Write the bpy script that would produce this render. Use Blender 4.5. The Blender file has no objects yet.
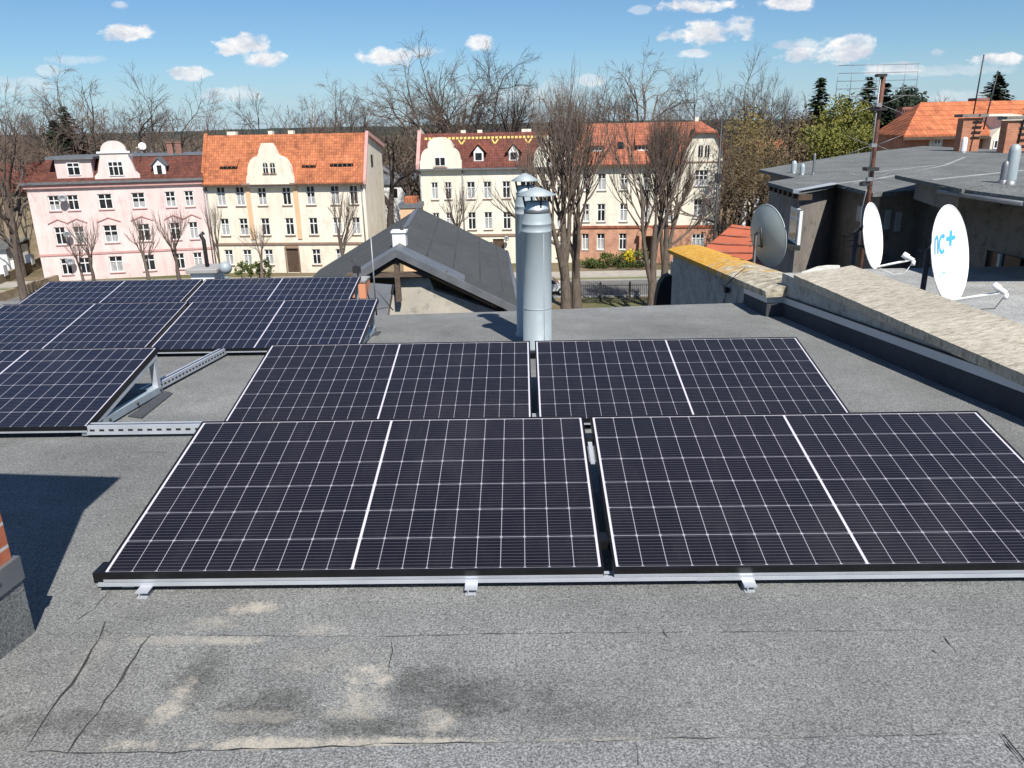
import bpy, math, random
import numpy as np
from mathutils import Vector, Matrix
R=math.radians
scene=bpy.context.scene
COL=scene.collection
random.seed(7)
# ------------------------------------------------------------------ camera model (surveyed from the panels)
F=783.4; PITCH,ROLL,YAW=R(18.294),R(-1.11),R(-.936)
CAM=Vector((0,0,14))
fwd=Vector((math.sin(YAW)*math.cos(PITCH),math.cos(YAW)*math.cos(PITCH),-math.sin(PITCH)))
rt0=Vector((math.cos(YAW),-math.sin(YAW),0)); up0=rt0.cross(fwd)
cr,sr=math.cos(ROLL),math.sin(ROLL)
RT=cr*rt0+sr*up0; UP=-sr*rt0+cr*up0
def ray(x,y): return RT*((x-512)/F)-UP*((y-384)/F)+fwd
def atY(x,y,Y): d=ray(x,y); return CAM+d*(Y/d.y)
def atX(x,y,X): d=ray(x,y); return CAM+d*(X/d.x)
def atZ(x,y,Z): d=ray(x,y); return CAM+d*((Z-14)/d.z)
def rz(Y): return 12.450-.0615*(Y-2.387)          # height of our sloping roof
def onroof(x,y,off=0):
    d=ray(x,y); A=12.450+.0615*2.387+off
    t=(A-14)/(d.z+.0615*d.y); return CAM+d*t

# ------------------------------------------------------------------ objects
WL={}
def wloc(o): return WL.get(o.name,Vector((0,0,0))) if o else Vector((0,0,0))
def tag(o,label=None,cat=None,group=None,kind=None):
    if label: o['label']=label
    if cat: o['category']=cat
    if group: o['group']=group
    if kind: o['kind']=kind
    return o
def empty(name,loc,label=None,cat=None,group=None):
    o=bpy.data.objects.new(name,None); COL.objects.link(o); o.location=loc; o.empty_display_size=.2
    WL[o.name]=Vector(loc); return tag(o,label,cat,group)
class MB:
    def __init__(s): s.v=[]; s.f=[]; s.mi=[]; s.m=0; s.sm=[]; s.uv=None
    def face(s,pts,smooth=False):
        n=len(s.v); s.v+= [tuple(p) for p in pts]; s.f.append(tuple(range(n,n+len(pts)))); s.mi.append(s.m); s.sm.append(smooth)
    def hexa(s,c):
        n=len(s.v); s.v+=[tuple(p) for p in c]
        for q in ((0,3,2,1),(4,5,6,7),(0,1,5,4),(1,2,6,5),(2,3,7,6),(3,0,4,7)):
            s.f.append(tuple(n+i for i in q)); s.mi.append(s.m); s.sm.append(False)
        return s
    def box(s,x0,x1,y0,y1,z0,z1,T=None):
        c=[(x0,y0,z0),(x1,y0,z0),(x1,y1,z0),(x0,y1,z0),(x0,y0,z1),(x1,y0,z1),(x1,y1,z1),(x0,y1,z1)]
        if T: c=[T(*p) for p in c]
        return s.hexa(c)
    def prism(s,pts,z0,z1,T=None):          # polygon in (x,y) extruded along z ; T maps
        n=len(s.v); k=len(pts)
        lo=[(p[0],p[1],z0) for p in pts]; hi=[(p[0],p[1],z1) for p in pts]
        if T: lo=[T(*p) for p in lo]; hi=[T(*p) for p in hi]
        s.v+=[tuple(p) for p in lo+hi]
        s.f.append(tuple(range(n+k-1,n-1,-1))); s.f.append(tuple(range(n+k,n+2*k)))
        s.mi+=[s.m]*2; s.sm+=[False]*2
        for i in range(k):
            j=(i+1)%k; s.f.append((n+i,n+j,n+k+j,n+k+i)); s.mi.append(s.m); s.sm.append(False)
        return s
    def slab(s,pts,th):                      # 3D polygon with thickness downwards
        n=len(s.v); k=len(pts); hi=[tuple(p) for p in pts]; lo=[(p[0],p[1],p[2]-th) for p in pts]
        s.v+=lo+hi; s.f.append(tuple(range(n+k-1,n-1,-1))); s.f.append(tuple(range(n+k,n+2*k)))
        s.mi+=[s.m]*2; s.sm+=[False]*2
        for i in range(k):
            j=(i+1)%k; s.f.append((n+i,n+j,n+k+j,n+k+i)); s.mi.append(s.m); s.sm.append(False)
        return s
    def tube(s,pts,r,seg=8,caps=True,smooth=True):
        pts=[Vector(p) for p in pts]; rs=r if isinstance(r,(list,tuple)) else [r]*len(pts)
        n=len(s.v)
        for i,p in enumerate(pts):
            t=(pts[min(i+1,len(pts)-1)]-pts[max(i-1,0)]).normalized()
            a=t.orthogonal().normalized() if abs(t.z)>.95 else t.cross(Vector((0,0,1))).normalized()
            if abs(t.z)>.95: a=(Vector((1,0,0))-t*t.x).normalized()
            b=t.cross(a)
            for k in range(seg):
                w=2*math.pi*k/seg; s.v.append(tuple(p+a*(math.cos(w)*rs[i])+b*(math.sin(w)*rs[i])))
        for i in range(len(pts)-1):
            for k in range(seg):
                q=(k+1)%seg; s.f.append((n+i*seg+k,n+i*seg+q,n+(i+1)*seg+q,n+(i+1)*seg+k)); s.mi.append(s.m); s.sm.append(smooth)
        if caps:
            s.f.append(tuple(n+k for k in range(seg-1,-1,-1))); e=n+(len(pts)-1)*seg
            s.f.append(tuple(e+k for k in range(seg))); s.mi+=[s.m]*2; s.sm+=[False]*2
        return s
    def lathe(s,c,prof,seg=24,axis=None):    # prof [(r,z)] about vertical axis at c, or frame axis
        n=len(s.v)
        if axis is None: ax=Vector((0,0,1)); a=Vector((1,0,0)); b=Vector((0,1,0))
        else:
            ax=Vector(axis).normalized(); a=ax.cross(Vector((0,0,1))).normalized(); b=ax.cross(a)
        for r,z in prof:
            for k in range(seg):
                w=2*math.pi*k/seg; s.v.append(tuple(Vector(c)+ax*z+a*(r*math.cos(w))+b*(r*math.sin(w))))
        for i in range(len(prof)-1):
            for k in range(seg):
                q=(k+1)%seg; s.f.append((n+i*seg+k,n+i*seg+q,n+(i+1)*seg+q,n+(i+1)*seg+k)); s.mi.append(s.m); s.sm.append(True)
        return s
    def build(s,name,mat,parent=None,bevel=0):
        off=wloc(parent); me=bpy.data.meshes.new(name)
        v=[(p[0]-off.x,p[1]-off.y,p[2]-off.z) for p in s.v]
        me.from_pydata(v,[],s.f)
        for m in (mat if isinstance(mat,(list,tuple)) else [mat]): me.materials.append(m)
        me.polygons.foreach_set('material_index',s.mi); me.polygons.foreach_set('use_smooth',s.sm)
        if s.uv:
            l=me.uv_layers.new(name='UVMap'); 
            for i,lp in enumerate(me.loops): l.data[i].uv=s.uv.get(lp.vertex_index,(0,0))
        me.update()
        o=bpy.data.objects.new(name,me); COL.objects.link(o)
        if parent: o.parent=parent; WL[o.name]=off.copy()
        if bevel:
            b=o.modifiers.new('bevel','BEVEL'); b.width=bevel; b.segments=2; b.limit_method='ANGLE'
        return o
def copy_thing(o,loc,rot=None,scale=None,label=None):
    c=o.copy(); COL.objects.link(c); c.location=loc
    if rot is not None: c.rotation_euler=rot
    if scale is not None: c.scale=scale
    if label: c['label']=label
    WL[c.name]=Vector(loc)
    for ch in o.children:
        d=ch.copy(); COL.objects.link(d); d.parent=c; WL[d.name]=Vector(loc)
        for g in ch.children:
            e=g.copy(); COL.objects.link(e); e.parent=d
    return c

# ------------------------------------------------------------------ materials
class NT:
    def __init__(s,tree): s.t=tree; s.n=tree.nodes; s.l=tree.links
    def sock(s,node,i,v):
        if v is None: return
        if hasattr(v,'is_output'): s.l.new(v,node.inputs[i])
        else: node.inputs[i].default_value=v
    def M(s,op,a,b=None,c=None,clamp=False):
        n=s.n.new('ShaderNodeMath'); n.operation=op; n.use_clamp=clamp
        for i,v in enumerate((a,b,c)): s.sock(n,i,v)
        return n.outputs[0]
    def noise(s,vec,scale,detail=3,rough=.55,dist=0):
        n=s.n.new('ShaderNodeTexNoise'); s.sock(n,'Vector',vec); n.inputs['Scale'].default_value=scale
        n.inputs['Detail'].default_value=detail; n.inputs['Roughness'].default_value=rough; n.inputs['Distortion'].default_value=dist
        return n.outputs[0]
    def ramp(s,f,stops,interp='LINEAR'):
        n=s.n.new('ShaderNodeValToRGB'); s.sock(n,0,f); e=n.color_ramp; e.interpolation=interp
        while len(e.elements)<len(stops): e.elements.new(.5)
        for el,(p,c) in zip(e.elements,stops): el.position=p; el.color=(c[0],c[1],c[2],1) if not isinstance(c,(int,float)) else (c,c,c,1)
        return n.outputs[0]
    def mix(s,f,a,b,mode='MIX'):
        n=s.n.new('ShaderNodeMix'); n.data_type='RGBA'; n.blend_type=mode
        s.sock(n,0,f)
        for i,v in ((6,a),(7,b)):
            if hasattr(v,'is_output'): s.l.new(v,n.inputs[i])
            else: n.inputs[i].default_value=(v[0],v[1],v[2],1)
        return n.outputs[2]
    def coord(s,out='Object',loc=(0,0,0),rot=(0,0,0),sc=(1,1,1)):
        t=s.n.new('ShaderNodeTexCoord'); m=s.n.new('ShaderNodeMapping'); s.l.new(t.outputs[out],m.inputs[0])
        m.inputs[1].default_value=loc; m.inputs[2].default_value=rot; m.inputs[3].default_value=sc
        return m.outputs[0]
    def sep(s,v):
        n=s.n.new('ShaderNodeSeparateXYZ'); s.l.new(v,n.inputs[0]); return n.outputs
    def comb(s,x,y,z):
        n=s.n.new('ShaderNodeCombineXYZ')
        for i,v in enumerate((x,y,z)): s.sock(n,i,v)
        return n.outputs[0]
    def bump(s,h,st=.3,d=.01):
        n=s.n.new('ShaderNodeBump'); s.l.new(h,n.inputs['Height']); n.inputs['Strength'].default_value=st; n.inputs['Distance'].default_value=d
        return n.outputs[0]
def newmat(name):
    m=bpy.data.materials.new(name); m.use_nodes=True; t=m.node_tree
    b=t.nodes['Principled BSDF']; return m,NT(t),b
def setp(b,**k):
    for a,v in k.items():
        a={'rough':'Roughness','metal':'Metallic','spec':'Specular IOR Level','coat':'Coat Weight','coatr':'Coat Roughness','ior':'IOR'}[a]
        b.inputs[a].default_value=v
def pm(name,c1,c2=None,scale=3,rough=.8,metal=0,spec=.4,bump=0,bscale=30,coat=0,detail=4,lo=.35,hi=.65,stretch=(1,1,1),c3=None):
    """noise-mottled surface"""
    m,n,b=newmat(name); c2=c2 or tuple(x*.8 for x in c1)
    v=n.coord('Object',sc=stretch)
    col=n.ramp(n.noise(v,scale,detail),[(lo,c1),(hi,c2)])
    if c3: col=n.mix(n.ramp(n.noise(v,scale*3.7,5,.7),[(.52,0.),(.68,1.)]),col,c3)
    if 'render' in name:      # rain streaks
        vv=n.coord('Object',sc=(1,1,.12)); col=n.mix(1,col,n.ramp(n.noise(vv,1.7,6,.7),[(.36,.88),(.56,1.02)]),'MULTIPLY')
    n.l.new(col,b.inputs['Base Color'])
    setp(b,rough=rough,metal=metal,spec=spec,coat=coat)
    if bump: n.l.new(n.bump(n.noise(v,bscale,5,.65),bump,.01),b.inputs['Normal'])
    return m

def felt(name,base,stains=True,speck=260,lite=.55):
    m,n,b=newmat(name); v=n.coord('Object')
    g=n.noise(v,speck,2,.8); g2=n.noise(v,speck*.45,2,.7); big=n.noise(v,.9,5,.6); mid=n.noise(v,5,5,.65)
    col=n.ramp(g,[(.33,tuple(x*.25 for x in base)),(.5,base),(.64,tuple(min(1,x*2.1+.02) for x in base))])
    col=n.mix(lite,col,n.ramp(g2,[(.35,tuple(x*.55 for x in base)),(.64,tuple(x*1.5 for x in base))]))
    sh=n.ramp(big,[(.3,.72),(.7,1.14)]); col=n.mix(1,col,sh,'MULTIPLY')
    sh=n.ramp(mid,[(.3,.88),(.7,1.08)]); col=n.mix(1,col,sh,'MULTIPLY')
    if stains:
        s=n.sep(v); X,Y=s[0],s[1]
        w=n.noise(v,6,8,.78,.6); w2=n.M('SUBTRACT',w,.5)
        def blob(cx,cy,sx,sy,amp,k=6.0):
            a=n.M('POWER',n.M('DIVIDE',n.M('SUBTRACT',X,cx),sx),2); c=n.M('POWER',n.M('DIVIDE',n.M('SUBTRACT',Y,cy),sy),2)
            d=n.M('SUBTRACT',1.0,n.M('ADD',a,c)); d=n.M('ADD',d,n.M('MULTIPLY',w2,k))
            return n.M('MULTIPLY',n.M('MULTIPLY',d,.9,clamp=True),amp)
        w2=n.M('ADD',w2,n.M('MULTIPLY',n.M('SUBTRACT',n.noise(v,28,6,.75),.5),.55))
        def px(x,y): p=onroof(x,y); return p.x,p.y
        tot=None; dk=None
        for (x,y,sx,sy,a) in [(248,608,.10,.055,.8),(205,622,.14,.05,.4),(232,640,.13,.028,.6),(170,640,.16,.03,.3),(365,676,.09,.085,.8),(175,705,.05,.11,.75),(300,744,.50,.030,.8),(435,722,.06,.06,.65),(365,705,.08,.08,.5),
            (355,712,.10,.04,.45),(250,716,.16,.03,.35),(320,630,.1,.04,.35),(420,742,.3,.018,.8),(95,655,.05,.12,.18),(330,660,.18,.08,.2),(560,742,.4,.02,.35)]:
            cx,cy=px(x,y); q=blob(cx,cy,sx,sy,min(1,a*1.2)); tot=q if tot is None else n.M('MAXIMUM',tot,q)
        for (x,y,sx,sy,a) in [(200,680,.10,.20,.5),(270,712,.20,.10,.6),(380,725,.25,.07,.6),(415,690,.12,.12,.5),(470,700,.24,.11,.6),(80,722,.22,.07,.5),(560,715,.3,.06,.25),(395,735,.3,.05,.45)]:
            cx,cy=px(x,y); q=blob(cx,cy,sx,sy,min(.8,a*1.25),4.0); dk=q if dk is None else n.M('MAXIMUM',dk,q)
        col=n.mix(dk,col,n.mix(1,col,(.30,.30,.29),'MULTIPLY'))
        tan=n.mix(g,(.15,.14,.12),(.62,.58,.49)); col=n.mix(tot,col,tan)
    n.l.new(col,b.inputs['Base Color']); setp(b,rough=.92,spec=.25)
    n.l.new(n.bump(g,.5,.004),b.inputs['Normal'])
    return m

def brick(name,c1,c2,mortar,bw=.25,bh=.075,ms=.012,axis='wall',rough=.85):
    m,n,b=newmat(name)
    t=n.n.new('ShaderNodeTexCoord'); s=n.sep(t.outputs['Object'])
    h=n.M('ADD',s[0],n.M('MULTIPLY',s[1],.97)); vec=n.comb(h,s[2],0.)
    br=n.n.new('ShaderNodeTexBrick'); n.l.new(vec,br.inputs['Vector'])
    br.inputs['Color1'].default_value=(*c1,1); br.inputs['Color2'].default_value=(*c2,1); br.inputs['Mortar'].default_value=(*mortar,1)
    br.inputs['Scale'].default_value=1; br.inputs['Brick Width'].default_value=bw; br.inputs['Row Height'].default_value=bh; br.inputs['Mortar Size'].default_value=ms
    col=n.mix(1,br.outputs[0],n.ramp(n.noise(t.outputs['Object'],1.3,5),[(.3,.72),(.7,1.15)]),'MULTIPLY')
    n.l.new(col,b.inputs['Base Color']); setp(b,rough=rough,spec=.3)
    n.l.new(n.bump(br.outputs['Fac'],-.4,.01),b.inputs['Normal'])
    return m
def tiles(name,c1,c2,pitch=.24,row=.32):
    """clay roof tiles: courses along the slope, columns across"""
    m,n,b=newmat(name); t=n.n.new('ShaderNodeTexCoord'); s=n.sep(t.outputs['Object'])
    zc=n.M('MULTIPLY',s[2],1/row*1.25); fr=n.M('FRACT',zc); cell=n.M('FLOOR',zc)
    xc=n.M('FRACT',n.M('DIVIDE',s[0],pitch)); xi=n.M('FLOOR',n.M('DIVIDE',s[0],pitch))
    wn=n.n.new('ShaderNodeTexWhiteNoise'); n.l.new(n.comb(xi,cell,0.),wn.inputs[0])
    col=n.mix(wn.outputs[0],c1,c2)
    col=n.mix(1,col,n.ramp(n.noise(t.outputs['Object'],.8,8,.78),[(.34,.5),(.52,1.),(.70,1.25)]),'MULTIPLY')
    gap=n.M('ADD',n.M('MULTIPLY',n.M('LESS_THAN',fr,.14),.5),n.M('MULTIPLY',n.M('LESS_THAN',xc,.12),.22))
    col=n.mix(gap,col,tuple(x*.3 for x in c1)); n.l.new(col,b.inputs['Base Color']); setp(b,rough=.8,spec=.3)
    n.l.new(n.bump(n.M('ADD',fr,n.M('MULTIPLY',n.M('SINE',n.M('MULTIPLY',xc,6.28)),.3)),.7,.05),b.inputs['Normal'])
    return m

PW,PD=1.765,1.014
def panel_glass(name='solar_cells',A=(.0032,.0030,.0062),B=(.0055,.0046,.0080),lw=1.0):
    m,n,b=newmat(name); u=n.n.new('ShaderNodeUVMap'); s=n.sep(u.outputs[0]); U,V=s[0],s[1]
    mg=.017; cb=.0042                                      # margin, half width of the centre bar
    # fold about the centre
    d=n.M('ABSOLUTE',n.M('SUBTRACT',U,PW/2)); half=PW/2-mg-cb
    cu=n.M('DIVIDE',n.M('SUBTRACT',d,cb),half/10); fu=n.M('FRACT',cu)
    dv=n.M('SUBTRACT',V,mg*.8); ph=(PD-1.6*mg)/6; cv=n.M('DIVIDE',dv,ph); fv=n.M('FRACT',cv)
    eu=n.M('MULTIPLY',n.M('MINIMUM',fu,n.M('SUBTRACT',1.0,fu)),half/10)    # metres to nearest column line
    ev=n.M('MULTIPLY',n.M('MINIMUM',fv,n.M('SUBTRACT',1.0,fv)),ph)
    lu=n.M('LESS_THAN',eu,.00115*lw); lv=n.M('LESS_THAN',ev,.0012*lw)
    dia=n.M('LESS_THAN',n.M('ADD',eu,ev),.0075)
    out=n.M('MAXIMUM',n.M('LESS_THAN',d,cb),n.M('GREATER_THAN',d,PW/2-mg))
    out=n.M('MAXIMUM',out,n.M('MAXIMUM',n.M('LESS_THAN',dv,0.),n.M('GREATER_THAN',dv,ph*6)))
    line=n.M('MAXIMUM',n.M('MAXIMUM',lu,lv),dia)
    bus=n.M('FRACT',n.M('MULTIPLY',cv,10)); busl=n.M('LESS_THAN',n.M('ABSOLUTE',n.M('SUBTRACT',bus,.5)),.035)
    cid=n.n.new('ShaderNodeTexWhiteNoise'); n.l.new(n.comb(n.M('FLOOR',n.M('ADD',cu,n.M('MULTIPLY',n.M('GREATER_THAN',U,PW/2),20))),n.M('FLOOR',cv),0.),cid.inputs[0])
    tc=n.n.new('ShaderNodeTexCoord')
    cell=n.mix(cid.outputs[0],A,B)
    oi=n.n.new('ShaderNodeObjectInfo'); nv=n.n.new('ShaderNodeVectorMath'); nv.operation='ADD'; n.l.new(tc.outputs['Object'],nv.inputs[0]); n.l.new(oi.outputs['Location'],nv.inputs[1])
    cell=n.mix(n.ramp(n.noise(nv.outputs[0],1.6,4,.6),[(.35,0.),(.68,1.)]),cell,(B[0]*1.4,B[1]*1.3,B[2]*1.2))
    fin=n.M('FRACT',n.M('MULTIPLY',cu,46)); finl=n.M('LESS_THAN',fin,.18)
    cell=n.mix(n.M('MULTIPLY',finl,.10),cell,(.06,.06,.09))
    cell=n.mix(n.M('MULTIPLY',busl,.6),cell,(.19,.19,.20))
    col=n.mix(n.M('MULTIPLY',line,.8),cell,(.40,.39,.44)); col=n.mix(out,col,(.56,.54,.61))
    dust=n.ramp(n.noise(n.coord('Object',sc=(1,.35,1)),7,7,.75,.4),[(.47,0.),(.8,.028)]); col=n.mix(dust,col,(.35,.33,.3))
    n.l.new(col,b.inputs['Base Color']); setp(b,rough=.5,spec=.2,coat=.55,coatr=.03)
    b.inputs['Coat IOR'].default_value=1.42
    return m

MT={}
MT['felt']=felt('roof_felt',(.172,.176,.170),True,175,.35)
MT['felt_new']=felt('roof_felt_strip',(.176,.180,.178),False,150,.3)
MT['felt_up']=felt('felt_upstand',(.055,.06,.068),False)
MT['felt_far']=felt('neighbour_felt',(.135,.142,.138),False,40,.3)
MT['felt_low']=felt('lower_roof_felt',(.30,.305,.295),False,90,.4)
MT['felt_barn']=pm('barn_felt',(.064,.068,.068),(.05,.054,.055),.9,.85,bump=.25,bscale=60,c3=(.078,.08,.078))
MT['crack']=pm('felt_crack',(.025,.025,.025),(.05,.05,.048),20,.95)
MT['frame']=pm('black_anodised',(.012,.012,.013),(.02,.02,.022),8,.38,.5,.5)
MT['alu']=pm('aluminium',(.55,.58,.62),(.46,.49,.53),6,.4,.35,.5,bump=.05)
MT['galv']=pm('galvanised_steel',(.46,.53,.58),(.38,.45,.49),5,.45,.35,.5,c3=(.50,.56,.58),stretch=(1,1,.25))
MT['pipe']=pm('duct_steel',(.37,.42,.435),(.30,.35,.365),2.2,.55,.15,.4,bump=.05,bscale=9,stretch=(1,1,.35),c3=(.38,.45,.47))
MT['flash']=pm('flashing_steel',(.50,.54,.58),(.42,.45,.49),3,.5,.3,.5,stretch=(1,.3,1))
MT['plaster']=pm('wall_plaster',(.38,.385,.37),(.28,.285,.275),2.5,.95,bump=.35,bscale=18,c3=(.15,.15,.13))
MT['pl_dark']=pm('dark_render',(.25,.225,.20),(.19,.172,.155),1.4,.95,bump=.3,bscale=25,c3=(.12,.11,.10))
MT['pl_barn']=pm('barn_plaster',(.50,.46,.38),(.40,.37,.31),1.3,.95,bump=.2,bscale=14,c3=(.26,.24,.20))
MT['wood']=pm('old_timber',(.13,.095,.07),(.08,.058,.045),6,.85,bump=.3,stretch=(1,1,5))
MT['black']=pm('tarred_black',(.012,.012,.012),(.02,.02,.02),5,.7)
MT['rust']=pm('rusty_steel',(.17,.075,.05),(.11,.05,.038),9,.7,.2,bump=.2,bscale=50,c3=(.23,.11,.07))
MT['dark_metal']=pm('dark_metal',(.035,.035,.037),(.06,.06,.06),9,.5,.4)
MT['wire']=pm('antenna_wire',(.32,.33,.34),(.25,.26,.27),9,.5,.5)
MT['white']=pm('white_paint',(.80,.80,.79),(.74,.74,.72),4,.45)
MT['dish_grey']=pm('dish_back',(.40,.46,.45),(.34,.40,.39),3,.5)
MT['blue']=pm('logo_blue',(.07,.42,.66),(.06,.38,.62),4,.5)
MT['pink']=pm('pink_render',(.74,.60,.565),(.70,.53,.50),.35,.9,c3=(.64,.47,.44))
MT['pink2']=pm('pink_trim',(.55,.32,.29),(.48,.27,.25),2,.9)
MT['cream']=pm('cream_render',(.78,.72,.60),(.73,.66,.53),.3,.9,c3=(.66,.575,.455))
MT['cream2']=pm('cream_trim',(.70,.47,.28),(.63,.42,.25),1,.9)
MT['yellow']=pm('yellow_render',(.78,.745,.62),(.73,.69,.56),.3,.9,c3=(.64,.595,.49))
MT['ybrown']=pm('brown_trim',(.30,.20,.14),(.24,.16,.12),1,.9)
MT['pale']=pm('pale_gable_render',(.77,.75,.63),(.70,.67,.55),.3,.9)
MT['brickred']=brick('red_brick_plinth',(.62,.28,.155),(.50,.21,.115),(.42,.33,.26))
MT['brickor']=brick('orange_brick',(.52,.20,.11),(.43,.155,.085),(.42,.26,.18),.25,.08,.012)
MT['brickch']=brick('chimney_brick',(.46,.13,.065),(.36,.10,.05),(.45,.43,.40),.25,.075,.011)
MT['brickdk']=brick('dark_brick',(.30,.10,.07),(.24,.08,.055),(.25,.2,.17))
MT['tile_or']=tiles('orange_tiles',(.53,.19,.085),(.38,.125,.06))
MT['tile_dk']=tiles('dark_red_tiles',(.145,.048,.032),(.09,.032,.024))
MT['tile_rd']=tiles('red_tiles',(.44,.155,.085),(.30,.10,.06))
MT['tile_br']=tiles('brown_tiles',(.185,.06,.042),(.12,.04,.03))
MT['tile_far']=tiles('bright_orange_tiles',(.56,.18,.075),(.42,.13,.06),.3,.4)
MT['metal_or']=pm('orange_sheet_roof',(.45,.125,.065),(.38,.105,.055),1,.55,.1)
MT['tile_y']=pm('yellow_glazed_tile',(.62,.47,.12),(.52,.39,.10),5,.5)
MT['gut']=pm('zinc_gutter',(.23,.24,.25),(.17,.18,.19),3,.5,.5)
MT['win']=pm('window_frame_white',(.78,.78,.77),(.72,.72,.7),3,.5)
MT['curt']=pm('net_curtain',(.42,.43,.42),(.24,.25,.25),2.2,.9,stretch=(3,3,.7))
MT['door']=pm('brown_door',(.10,.065,.045),(.07,.045,.03),4,.6)
m,n,b=newmat('window_glass'); b.inputs['Base Color'].default_value=(.012,.014,.017,1); setp(b,rough=.08,spec=.5); MT['glass']=m
v=n.coord('Object'); n.l.new(n.ramp(n.noise(v,1.5,2),[(.4,(.010,.012,.014)),(.7,(.03,.034,.038))]),b.inputs['Base Color'])
MT['panel']=panel_glass(); MT['panel_sky_tint']=panel_glass('solar_cells_sky_tint',(.0030,.0038,.0115),(.0045,.0054,.0155),1.35)  # left block: blue of the reflected sky put into the cell colour
# rough concrete copings
m,n,b=newmat('coping_concrete'); v=n.coord('Object',sc=(1,1,1)); vs=n.coord('Object',sc=(1,2.6,1),rot=(0,0,R(12)))
c=n.ramp(n.noise(vs,13,7,.75),[(.30,(.17,.15,.115)),(.41,(.37,.33,.26)),(.53,(.52,.475,.385)),(.72,(.62,.58,.48))])
c=n.mix(1,c,n.ramp(n.noise(v,1.4,4),[(.3,.85),(.7,1.1)]),'MULTIPLY'); n.l.new(c,b.inputs['Base Color']); setp(b,rough=.95,spec=.2)
n.l.new(n.bump(n.noise(vs,9,7,.75),.9,.025),b.inputs['Normal']); MT['coping']=m
m,n,b=newmat('lichen_coping'); v=n.coord('Object'); s=n.sep(v)
c=n.ramp(n.noise(v,9,6,.75),[(.34,(.13,.11,.075)),(.5,(.40,.36,.27)),(.68,(.66,.62,.52))])
li=n.ramp(n.M('ADD',n.M('MULTIPLY',n.M('SUBTRACT',s[1],.0),.5),n.M('MULTIPLY',n.M('SUBTRACT',n.noise(v,4.2,8,.78),.5),4.2)),[(.1,0.),(.6,.95)])
c=n.mix(li,c,n.ramp(n.noise(v,14,5,.7),[(.3,(.38,.20,.03)),(.5,(.60,.31,.035)),(.7,(.66,.44,.12)),(.85,(.62,.54,.34))])); n.l.new(c,b.inputs['Base Color']); setp(b,rough=.95,spec=.2)
n.l.new(n.bump(n.noise(v,16,7,.75),.8,.02),b.inputs['Normal']); MT['lichen']=m
# vegetation and ground
def bark(name,c1,c2,sc=6): return pm(name,c1,c2,sc,.95,spec=.2,bump=.5,bscale=18,stretch=(1,1,.3))
MT['bark']=bark('bark_grey_brown',(.16,.13,.105),(.09,.072,.058))
MT['bark_l']=bark('bark_light',(.20,.158,.13),(.13,.10,.08))
MT['bark_p']=bark('bark_pale_twigs',(.20,.15,.12),(.14,.105,.085))
MT['bark_d']=bark('bark_dark',(.075,.062,.055),(.05,.042,.038))
MT['bark_m']=bark('bark_mid',(.135,.11,.09),(.09,.072,.06))
MT['bark_y']=bark('bark_olive_yellow',(.22,.18,.09),(.15,.12,.06))
def leafm(name,c1,c2,tr=.25):
    m,n,b=newmat(name); oi=n.n.new('ShaderNodeTexCoord')
    n.l.new(n.ramp(n.noise(oi.outputs['Object'],.9,4,.6),[(.35,c1),(.65,c2)]),b.inputs['Base Color']); setp(b,rough=.8,spec=.2)
    return m
MT['leaf_spruce']=leafm('spruce_needles',(.030,.050,.028),(.055,.080,.040))
MT['leaf_dark']=leafm('dark_needles',(.022,.035,.022),(.040,.058,.033))
MT['leaf_yel']=leafm('yellow_green_leaves',(.205,.195,.045),(.12,.135,.035))
MT['leaf_gr']=leafm('bush_leaves',(.10,.13,.035),(.055,.08,.025))
MT['leaf_fors']=leafm('yellow_blossom',(.62,.50,.04),(.5,.42,.05))
MT['leaf_will']=leafm('willow_buds',(.24,.18,.06),(.16,.13,.05))
MT['leaf_br']=leafm('dry_brown_foliage',(.17,.125,.07),(.105,.08,.05))
m,n,b=newmat('dry_ground'); v=n.coord('Object')
c=n.ramp(n.noise(v,.10,6,.65),[(.35,(.115,.10,.055)),(.5,(.17,.135,.085)),(.66,(.21,.165,.105))])
c=n.mix(n.ramp(n.noise(v,.045,4,.6),[(.5,0.),(.62,.7)]),c,(.085,.105,.035))
c=n.mix(1,c,n.ramp(n.noise(v,2.2,5,.7),[(.3,.7),(.7,1.15)]),'MULTIPLY'); n.l.new(c,b.inputs['Base Color']); setp(b,rough=.98,spec=.15); MT['ground']=m
MT['grass']=pm('verge_grass',(.11,.14,.045),(.15,.15,.06),1.5,.95)
MT['asphalt']=pm('street_asphalt',(.15,.145,.14),(.12,.118,.115),1.5,.9)
MT['pave']=pm('pavement_slabs',(.36,.33,.29),(.30,.28,.24),1.2,.9)
MT['kerb']=pm('kerb_stone',(.35,.34,.32),(.28,.27,.26),2,.9)
MT['hill']=pm('wooded_hill',(.045,.06,.05),(.035,.045,.042),.012,.98,spec=.1)
MT['stone']=pm('rubble_wall',(.30,.24,.16),(.20,.155,.10),1.3,.95,bump=.5,bscale=5)
MT['carred']=pm('car_white',(.7,.7,.7),(.65,.65,.65),1,.25,coat=.8)
MT['cardark']=pm('car_dark',(.02,.022,.03),(.03,.032,.04),1,.25,coat=.8)
MT['rubber']=pm('tyre_rubber',(.02,.02,.02),(.03,.03,.03),3,.9)

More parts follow.
